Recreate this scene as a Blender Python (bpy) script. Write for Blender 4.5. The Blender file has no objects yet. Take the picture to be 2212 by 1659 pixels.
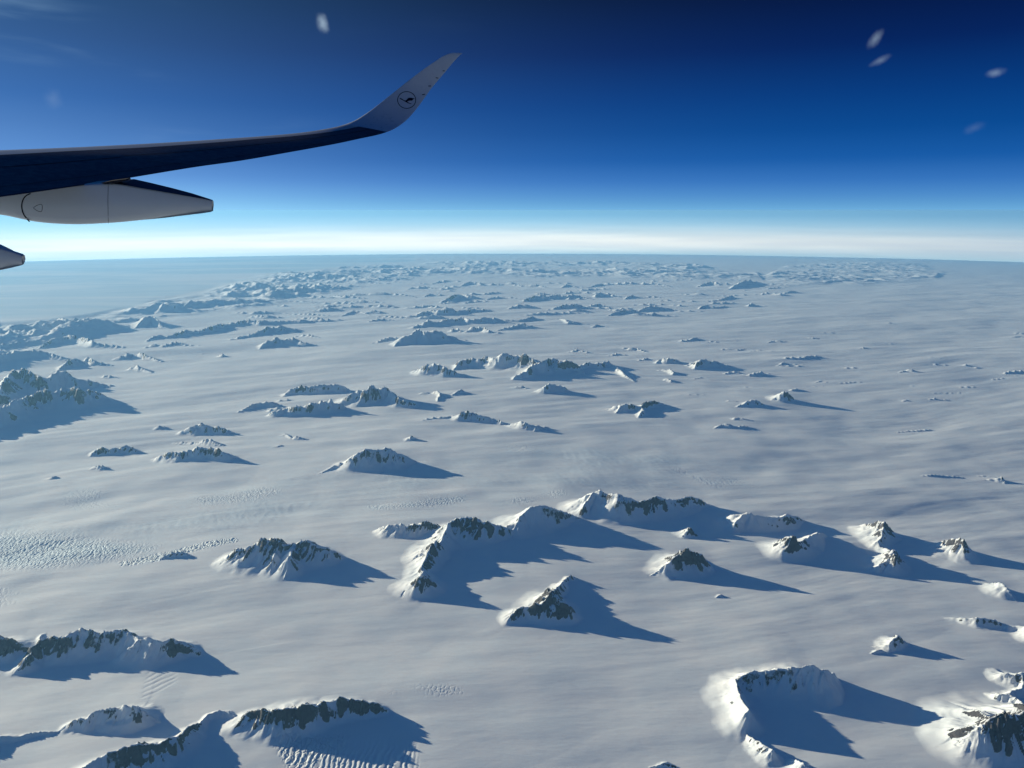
import bpy, math, time
import numpy as np
from mathutils import Vector
from mathutils.bvhtree import BVHTree

T0 = time.time()
C = bpy.context.scene
R_ = math.radians
HC = 9500.0            # camera height above the ice, metres (world z = 0 is camera level)
RE = 6371000.0 * 1.0   # earth radius
F = 1662.0             # focal length in photo units (photo 2212 x 1659 wide)
PITCH = R_(12.74)
SUN_EL = R_(11.5)
SUN_AZ = R_(-66.0)     # clockwise from +Y; the sun stands low on the left, a little ahead

# ------------------------------------------------------------------ camera
cd = bpy.data.cameras.new('camera'); cam = bpy.data.objects.new('camera', cd)
C.collection.objects.link(cam); C.camera = cam
cam.location = (0, 0, 0); cam.rotation_euler = (math.pi/2 - PITCH, 0, 0)
cd.sensor_width = 36.0; cd.lens = 36.0*F/2212.0
cd.clip_start = 0.1; cd.clip_end = 2.0e6

# ------------------------------------------------------------------ render settings
C.render.engine = 'CYCLES'
C.cycles.use_denoising = True
C.cycles.max_bounces = 4; C.cycles.diffuse_bounces = 2; C.cycles.glossy_bounces = 2
C.cycles.volume_bounces = 1
C.view_settings.view_transform = 'Standard'; C.view_settings.look = 'None'
C.view_settings.exposure = 0.60; C.view_settings.gamma = 1.0
C.view_settings.use_curve_mapping = False

# ------------------------------------------------------------------ node helper
class NT:
    def __init__(s, tree): s.t = tree; s.n = tree.nodes; s.l = tree.links; s.n.clear()
    def add(s, typ, **kw):
        n = s.n.new(typ)
        for k, v in kw.items():
            if k.startswith('i_'):
                n.inputs[int(k[2:]) if k[2:].isdigit() else k[2:].replace('__', ' ')].default_value = v
            else: setattr(n, k, v)
        return n
    def link(s, a, b): s.l.new(a, b)
    def math(s, op, a, b=None, c=None, clamp=False):
        n = s.n.new('ShaderNodeMath'); n.operation = op; n.use_clamp = clamp
        for i, v in enumerate((a, b, c)):
            if v is None: continue
            if isinstance(v, (int, float)): n.inputs[i].default_value = v
            else: s.l.new(v, n.inputs[i])
        return n.outputs[0]
    def maprange(s, v, a, b, c=0.0, d=1.0, smooth=True):
        n = s.n.new('ShaderNodeMapRange'); n.interpolation_type = 'SMOOTHSTEP' if smooth else 'LINEAR'
        s.l.new(v, n.inputs[0])
        for i, x in enumerate((a, b, c, d)): n.inputs[i+1].default_value = x
        return n.outputs[0]
    def mix(s, f, a, b, mode='MIX'):
        n = s.n.new('ShaderNodeMix'); n.data_type = 'RGBA'; n.blend_type = mode
        for sock, v in ((n.inputs[0], f), (n.inputs[6], a), (n.inputs[7], b)):
            if isinstance(v, (int, float)): sock.default_value = v
            elif isinstance(v, (tuple, list)): sock.default_value = (*v[:3], 1.0)
            else: s.l.new(v, sock)
        return n.outputs[2]
    def noise(s, vec, scale, detail=2.0, rough=0.5, dist=0.0):
        n = s.n.new('ShaderNodeTexNoise'); s.l.new(vec, n.inputs['Vector'])
        n.inputs['Scale'].default_value = scale; n.inputs['Detail'].default_value = detail
        n.inputs['Roughness'].default_value = rough; n.inputs['Distortion'].default_value = dist
        return n.outputs[0]
    def mapping(s, vec, rot=(0,0,0), scale=(1,1,1)):
        n = s.n.new('ShaderNodeMapping'); s.l.new(vec, n.inputs[0])
        n.inputs['Rotation'].default_value = rot; n.inputs['Scale'].default_value = scale
        return n.outputs[0]

def lin(r, g, b):
    f = lambda c: (c/255/12.92 if c/255 <= 0.04045 else ((c/255+0.055)/1.055)**2.4)
    return (f(r), f(g), f(b))

# ------------------------------------------------------------------ camera geometry
cp, sp = math.cos(PITCH), math.sin(PITCH)
def ray(u, v):
    x = (u-1106.0)/F; y = (829.5-v)/F
    return x, cp + y*sp, -sp + y*cp           # world X, Y, Z of a direction
def elev_at(v, u=1106.0):
    x, y, z = ray(u, v); return math.atan2(z, math.hypot(x, y))
def point(u, v, Y):
    x, y, z = ray(u, v); k = Y/y
    return Vector((x*k, Y, z*k))
def ground(u, v, HC=HC):
    """ground distance and azimuth where the photo's line of sight meets the curved ice"""
    x, y, z = ray(u, v); t = -z/math.hypot(x, y)
    q = t*t - 2*HC/RE
    D = RE*(t - math.sqrt(max(q, 0.0)))
    return D, math.atan2(x, y)
def ridge_point(u, v, hp):
    D, az = ground(u, v+hp)
    for _ in range(4):
        g_ = float(base_height(np.float64(D*math.sin(az)), np.float64(D*math.cos(az)), np.float64(D)))
        D, az = ground(u, v+hp, HC-g_)
    x, y, z = ray(u, v); t = -z/math.hypot(x, y)
    h = HC - g_ + D*D/(2*RE) - D*t
    return D*math.sin(az), D*math.cos(az), max(h, 5.0)
def project(X, Y, Z):
    fy = Y*cp - Z*sp; uy = Y*sp + Z*cp
    fy = np.where(fy < 1, 1, fy)
    return 1106 + F*X/fy, 829.5 - F*uy/fy

# ------------------------------------------------------------------ world / sky
w = bpy.data.worlds.new('World'); C.world = w; w.use_nodes = True
nt = NT(w.node_tree)
tc = nt.add('ShaderNodeTexCoord')
vec = tc.outputs['Generated']
sep = nt.add('ShaderNodeSeparateXYZ'); nt.link(vec, sep.inputs[0])
X, Y, Z = sep.outputs
sky = nt.add('ShaderNodeTexSky', sky_type='NISHITA', sun_disc=False)
sky.sun_elevation = SUN_EL; sky.sun_rotation = SUN_AZ; sky.altitude = 9000
sky.air_density = 1.0; sky.dust_density = 0.3; sky.ozone_density = 3.0
# seen from cruising height the horizon lies 3 degrees under eye level
lift = nt.add('ShaderNodeCombineXYZ'); nt.link(X, lift.inputs[0]); nt.link(Y, lift.inputs[1])
nt.link(nt.math('ADD', Z, 0.055), lift.inputs[2])
nt.link(lift.outputs[0], sky.inputs[0])
el = nt.math('ARCSINE', nt.math('MINIMUM', nt.math('MAXIMUM', Z, -1.0), 1.0))
def ramp(fac, stops, lo, hi):
    n = nt.add('ShaderNodeValToRGB'); n.color_ramp.interpolation = 'EASE' if False else 'LINEAR'
    m = nt.maprange(fac, lo, hi, 0, 1, smooth=False)
    nt.link(m, n.inputs[0]); cr = n.color_ramp
    while len(cr.elements) > 1: cr.elements.remove(cr.elements[-1])
    first = True
    for p, c in stops:
        q = (p-lo)/(hi-lo)
        if first: e = cr.elements[0]; e.position = q; first = False
        else: e = cr.elements.new(q)
        e.color = (*c, 1)
    return n.outputs[0]
lo, hi = -0.12, 1.2
E = lambda v: elev_at(v)
stops = [(-0.12, (.5,.7,.9)), (E(551), (1.1,1.4,1.3)), (E(543), (1.9,2.0,1.6)), (E(534), (3.0,2.6,1.9)), (E(522), (3.9,3.1,2.1)), (E(510), (3.5,2.9,2.0)), (E(498), (2.3,2.2,1.7)),
         (E(480), (.95,1.3,1.35)), (E(464), (.22,.54,.86)), (E(454), lin(114,180,228)), (E(440), lin(98,164,218)), (E(425), lin(82,148,212)), (E(395), lin(56,122,198)),
         (E(350), lin(20,94,174)), (E(290), lin(2,76,152)), (E(218), lin(0,60,132)), (E(120), lin(0,34,96)), (E(0), lin(0,14,58)),
         (0.5, (0.0,.020,.11)), (1.2, (.0,.030,.15))]
base = ramp(el, stops, lo, hi)
# towards the sun the air glows paler
sd = Vector((math.sin(SUN_AZ)*math.cos(SUN_EL), math.cos(SUN_AZ)*math.cos(SUN_EL), math.sin(SUN_EL)))
dot = nt.add('ShaderNodeVectorMath', operation='DOT_PRODUCT'); nt.link(vec, dot.inputs[0]); dot.inputs[1].default_value = sd
cosg = dot.outputs['Value']
glow = nt.math('MULTIPLY', nt.math('POWER', nt.maprange(cosg, -0.35, 1.0, 0, 1, smooth=False), 4.2), 1.25)
glowc = ramp(el, [(-0.12, (0.10,0.12,0.12)), (-0.02, (0.28,0.30,0.32)), (0.0, (0.36,0.60,0.68)), (0.04, (0.20,0.33,0.44)), (0.12, (0.07,0.17,0.32)), (0.35, (0.01,0.08,0.18)), (1.2, (0.0,0.01,0.03))], lo, hi)
gl = nt.add('ShaderNodeVectorMath', operation='SCALE'); nt.link(glowc, gl.inputs[0]); nt.link(glow, gl.inputs['Scale'])
col = nt.mix(1.0, base, gl.outputs[0], 'ADD')
ringc = ramp(el, [(-0.12, (.4,.35,.3)), (E(552), (.8,.8,.7)), (E(542), (1.2,1.0,.7)), (E(530), (2.4,1.7,1.1)), (E(515), (1.6,1.2,.7)), (E(490), (.3,.3,.25)), (E(455), (0,0,0)), (1.2, (0,0,0))], lo, hi)
rg_ = nt.add('ShaderNodeVectorMath', operation='SCALE'); nt.link(ringc, rg_.inputs[0]); nt.link(nt.math('POWER', nt.maprange(cosg, -0.3, 1.0, 0, 1, smooth=False), 1.5), rg_.inputs['Scale'])
col = nt.mix(1.0, col, rg_.outputs[0], 'ADD')
azv = nt.add('ShaderNodeCombineXYZ'); nt.link(nt.math('ARCTAN2', X, Y), azv.inputs[0]); nt.link(el, azv.inputs[1])
bn = nt.noise(nt.mapping(azv.outputs[0], rot=(0,0,R_(1.2)), scale=(5, 120, 1)), 1.0, 4, 0.55, 0.2)
bnf = nt.maprange(bn, 0.35, 0.65, 0.88, 1.06)
bnm = nt.mix(nt.maprange(el, E(462), E(505)), (1,1,1), bnf)
col = nt.mix(1.0, col, bnm, 'MULTIPLY')
# thin cirrus streaks on the sunward side and window specks added as sky puffs
azi = nt.math('ARCTAN2', X, Y)
cv = nt.add('ShaderNodeCombineXYZ'); nt.link(azi, cv.inputs[0]); nt.link(el, cv.inputs[1])
cm = nt.mapping(cv.outputs[0], rot=(0,0,R_(-7)), scale=(5.0, 38.0, 1))
ci = nt.noise(cm, 1.0, 4, 0.55, 0.4)
cm2 = nt.noise(nt.mapping(cv.outputs[0], scale=(4, 9, 1)), 1.0, 2, 0.5)
cir = nt.math('MULTIPLY', nt.maprange(ci, 0.50, 0.78), nt.maprange(cm2, 0.42, 0.7))
cir = nt.math('MULTIPLY', cir, nt.maprange(azi, 0.05, -0.6))
cir = nt.math('MULTIPLY', cir, nt.maprange(el, 0.0, 0.2))
col = nt.mix(nt.math('MULTIPLY', cir, 0.32), col, lin(150,190,225))
def window_speck(u, v, ru, rv, rot, amt):
    x, y, z = ray(u, v); a = math.atan2(x, y); e = math.atan2(z, math.hypot(x, y))
    global col
    dx = nt.math('SUBTRACT', azi, a); dy = nt.math('SUBTRACT', el, e)
    c_, s_ = math.cos(rot), math.sin(rot)
    p = nt.math('ADD', nt.math('MULTIPLY', dx, c_/ru), nt.math('MULTIPLY', dy, s_/ru))
    q = nt.math('ADD', nt.math('MULTIPLY', dx, -s_/rv), nt.math('MULTIPLY', dy, c_/rv))
    d = nt.math('SQRT', nt.math('ADD', nt.math('MULTIPLY', p, p), nt.math('MULTIPLY', q, q)))
    nz = nt.noise(cv.outputs[0], 110.0, 2, 0.5)
    d = nt.math('ADD', d, nt.math('MULTIPLY', nt.math('SUBTRACT', nz, 0.5), 0.7))
    f = nt.maprange(d, 1.3, -0.2, 0, amt)
    col = nt.mix(f, col, lin(190,215,235))
px = 0.95/F
window_speck(697, 50, 12*px, 19*px, R_(12), 0.6)
window_speck(1891, 84, 18*px, 10*px, R_(55), 0.32)
window_speck(1901, 131, 19*px, 7*px, R_(22), 0.26)
window_speck(2151, 157, 15*px, 8*px, R_(8), 0.32)
window_speck(2105, 276, 18*px, 9*px, R_(20), 0.10)
window_speck(115, 214, 16*px, 18*px, 0, 0.10)
bgA = nt.add('ShaderNodeBackground'); nt.link(col, bgA.inputs[0]); bgA.inputs[1].default_value = 0.585
bgB = nt.add('ShaderNodeBackground'); nt.link(sky.outputs[0], bgB.inputs[0]); bgB.inputs[1].default_value = 0.003
ad = nt.add('ShaderNodeAddShader'); nt.link(bgA.outputs[0], ad.inputs[0]); nt.link(bgB.outputs[0], ad.inputs[1])
wo = nt.add('ShaderNodeOutputWorld'); nt.link(ad.outputs[0], wo.inputs[0])

# ------------------------------------------------------------------ sun
ld = bpy.data.lights.new('sun', 'SUN'); ld.energy = 5.0; ld.angle = R_(0.53); ld.color = (1.0, 0.91, 0.67)
sun = bpy.data.objects.new('sun', ld); C.collection.objects.link(sun)
sun.rotation_euler = (-sd).to_track_quat('-Z', 'Y').to_euler(); sun.location = (-30, 10, 30)

# ------------------------------------------------------------------ materials
def material(name):
    m = bpy.data.materials.new(name); m.use_nodes = True
    t = NT(m.node_tree); b = t.add('ShaderNodeBsdfPrincipled'); o = t.add('ShaderNodeOutputMaterial')
    t.link(b.outputs[0], o.inputs[0]); return m, t, b

def make_snow():
    m, t, b = material('snow_and_rock')
    pos = t.add('ShaderNodeNewGeometry').outputs['Position']
    at = lambda n: t.add('ShaderNodeAttribute', attribute_name=n).outputs['Fac']
    rock, crev, ice = at('rock'), at('crevasse'), at('ice')
    n1 = t.noise(pos, 1/900, 5, 0.6); n2 = t.noise(pos, 1/110, 6, 0.7)
    snow = t.mix(t.maprange(n1, 0.35, 0.65), (0.77, 0.82, 0.86), (0.83, 0.85, 0.87))
    snow = t.mix(ice, snow, (0.55, 0.70, 0.80))
    rk = t.mix(n2, (0.055, 0.055, 0.062), (0.14, 0.128, 0.128))
    strat = t.noise(t.mapping(pos, rot=(0.25, 0.1, 0.3), scale=(1/600, 1/600, 1/60)), 1.0, 3, 0.6)
    rk = t.mix(t.maprange(strat, 0.4, 0.62), rk, (0.075, 0.075, 0.085))
    msk = t.maprange(t.math('ADD', rock, t.math('MULTIPLY', t.math('SUBTRACT', n2, 0.5), 0.9)), 0.42, 0.58)
    t.link(t.mix(msk, snow, rk), b.inputs['Base Color'])
    b.inputs['Roughness'].default_value = 0.75; b.inputs['Specular IOR Level'].default_value = 0.25
    # relief: wind crust everywhere, broken seracs in the crevasse fields, cliffs on rock
    s1 = t.noise(t.mapping(pos, rot=(0,0,R_(-14)), scale=(1/700, 1/220, 1/300)), 1.0, 4, 0.55)
    v = t.add('ShaderNodeTexVoronoi', feature='DISTANCE_TO_EDGE')
    t.link(t.mapping(pos, rot=(0,0,R_(12)), scale=(1/95, 1/170, 1/200)), v.inputs['Vector']); v.inputs['Scale'].default_value = 1.0
    cr = t.math('MULTIPLY', t.maprange(v.outputs['Distance'], 0.0, 0.22), t.math('MULTIPLY', crev, 16.0))
    hgt = t.math('ADD', t.math('MULTIPLY', s1, 9.0), cr)
    hgt = t.math('ADD', hgt, t.math('MULTIPLY', t.math('MULTIPLY', msk, n2), 70.0))
    bp = t.add('ShaderNodeBump'); bp.inputs['Strength'].default_value = 1.0; bp.inputs['Distance'].default_value = 1.0
    t.link(hgt, bp.inputs['Height']); t.link(bp.outputs[0], b.inputs['Normal'])
    return m
SNOW = make_snow()

def make_sea():
    m, t, b = material('frozen_sea')
    pos = t.add('ShaderNodeNewGeometry').outputs['Position']
    n = t.noise(t.mapping(pos, rot=(0,0,R_(20)), scale=(1/60000, 1/20000, 0)), 1.0, 5, 0.6, 0.8)
    t.link(t.mix(t.maprange(n, 0.36, 0.64), (0.58, 0.74, 0.82), (0.96, 0.96, 0.95)), b.inputs['Base Color'])
    b.inputs['Roughness'].default_value = 0.6
    return m
SEA = make_sea()

# ------------------------------------------------------------------ noise
def _hash(ix, iy, seed):
    h = (ix.astype(np.uint32)*np.uint32(374761393) + iy.astype(np.uint32)*np.uint32(668265263) + np.uint32((seed*2246822519) & 0xffffffff))
    h = (h ^ (h >> np.uint32(13)))*np.uint32(1274126177)
    return h ^ (h >> np.uint32(16))
def pnoise(x, y, seed=0):
    x = np.asarray(x, dtype=np.float64); y = np.asarray(y, dtype=np.float64)
    x0 = np.floor(x); y0 = np.floor(y); fx = (x-x0); fy = (y-y0)
    ix = x0.astype(np.int64); iy = y0.astype(np.int64)
    ux = fx*fx*fx*(fx*(fx*6-15)+10); uy = fy*fy*fy*(fy*(fy*6-15)+10)
    def g(dx, dy):
        a = _hash(ix+dx, iy+dy, seed).astype(np.float64)*(2*math.pi/4294967296.0)
        return np.cos(a)*(fx-dx) + np.sin(a)*(fy-dy)
    a, b_, c, d = g(0,0), g(1,0), g(0,1), g(1,1)
    return ((a+(b_-a)*ux) + ((c+(d-c)*ux)-(a+(b_-a)*ux))*uy)*1.45
def fbm(x, y, seed, octv=3, gain=0.5):
    s = 0; a = 1; t = 0
    for o in range(octv):
        s = s + a*pnoise(x*2**o, y*2**o, seed+o*17); t += a; a *= gain
    return s/t
def ridged(x, y, seed, octv=3, gain=0.5):
    s = 0; a = 1; t = 0
    for o in range(octv):
        s = s + a*(1-np.abs(pnoise(x*2**o, y*2**o, seed+o*31))*1.6); t += a; a *= gain
    return s/t
def sstep(x, a, b): 
    t = np.clip((x-a)/(b-a), 0, 1); return t*t*(3-2*t)

# ------------------------------------------------------------------ terrain grid (range rings x azimuths)
def tan_dep(v):
    x, y, z = ray(1106, v); return -z/y
vs = np.concatenate([np.arange(1725, 700, -1.3), np.arange(700, 600, -0.8), np.arange(600, 552.5, -0.45)])
Dr = []
tmin = math.sqrt(2*HC/RE)
for v in vs:
    t = tan_dep(v)
    if t <= tmin*1.0008: break
    Dr.append(RE*(t-math.sqrt(t*t-2*HC/RE)))
Dr = np.array(Dr + [350e3, 362e3, 380e3, 398e3])
AZ0, AZ1 = R_(-50), R_(42.5)
NA = 1240
az_f = np.linspace(AZ0, AZ1, NA)
az_c = np.linspace(AZ1, AZ0+2*math.pi, 90)

def base_height(X, Y, D):
    c, s = math.cos(R_(16)), math.sin(R_(16))
    a = X*c + Y*s; b = -X*s + Y*c
    wx = 5200*fbm(X/24000, Y/24000, 5, 2)
    a = a+wx; b = b + 0.6*wx
    h = 160*fbm(a/21000, b/8000, 1, 2)
    h = h + 95*fbm(a/8500, b/2800, 2, 3)
    h = h + 45*pnoise(X/4200+9, Y/6500, 12)*sstep(pnoise(X/21000, Y/21000, 40), -0.25, 0.45)
    h = h + 6.0*fbm(a/2600, b/520, 3, 3)
    h = h + 30*np.abs(fbm(a/6000+4, b/2400, 33, 2))
    h = h - 0.056*6000*(np.log(np.cosh(np.clip((X+3500)/6000, -12, 12))))*np.exp(-(D/60e3)**2)
    h = h + 15*fbm(a/13000, b/850, 71, 2)*sstep(pnoise(a/30000, b/9000, 72), -0.3, 0.3)*(0.25+0.75*sstep(D, 16e3, 30e3))
    fl = sstep(pnoise(a/34000+2, b/12000, 75), -0.35, 0.2)*(1-sstep(D, 90e3, 140e3))
    bw = b + 2600*np.sin(a/17000+1.3) + 1300*pnoise(a/9000, b/7000, 76)
    h = h + 19*fbm(a/16000, bw/1500, 77, 2)*fl*(1-0.5*sstep(X, 0, 15e3)) + 7*fbm(a/9000, bw/420, 78, 2)*fl*(1-sstep(D, 35e3, 60e3))
    h = h + 62*fbm(X/5200+31, Y/4600, 91, 3)*(1-0.7*sstep(D, 22e3, 60e3))
    h = h + 26*np.maximum(pnoise(X/2300+3, Y/2000, 93), 0)**1.5*(1-sstep(D, 30e3, 60e3))*1.6
    h = h + 75*fbm(a/8000+7, b/6000, 61, 2)*sstep(D, 35e3, 75e3)*sstep(X, -5e3, 30e3)
    return h*(0.55+0.45*sstep(D, 9000, 30000))*(1-0.6*sstep(D, 150e3, 300e3))

def make_grid(azs):
    D, A = np.meshgrid(Dr, azs, indexing='ij')
    X = D*np.sin(A); Y = D*np.cos(A)
    return D, A, X, Y
D, A, X, Y = make_grid(az_f)
Hb = base_height(X, Y, D)
Zc = -HC - D*D/(2*RE)
U, V = project(X, Y, Zc)
NR, NC = D.shape
print('grid', NR, NC, time.time()-T0)

def poly_mask(pts, soft=12.0):
    """signed inside-ness of a polygon given in photo units (only used to decide which land it covers)"""
    inside = np.zeros(U.shape, bool); dist = np.full(U.shape, 1e9)
    n = len(pts)
    sel = slice(None)
    for i in range(n):
        (x0, y0), (x1, y1) = pts[i], pts[(i+1) % n]
        c = ((y0 > V) != (y1 > V)) & (U < (x1-x0)*(V-y0)/((y1-y0) if y1 != y0 else 1e-9)+x0)
        inside ^= c
        dx, dy = x1-x0, y1-y0; L = dx*dx+dy*dy
        t = np.clip(((U-x0)*dx+(V-y0)*dy)/L, 0, 1)
        dist = np.minimum(dist, np.hypot(U-x0-t*dx, (V-y0-t*dy)))
    sd_ = np.where(inside, dist, -dist)
    return sstep(sd_, -soft*0.15, soft)

H = Hb.copy()
rock = np.zeros(H.shape); mfrac = np.zeros(H.shape)
gul = np.zeros(H.shape); crev = np.zeros(H.shape); ice = np.zeros(H.shape)
region = np.full(H.shape, -1, np.int32); rscore = np.zeros(H.shape)

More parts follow.
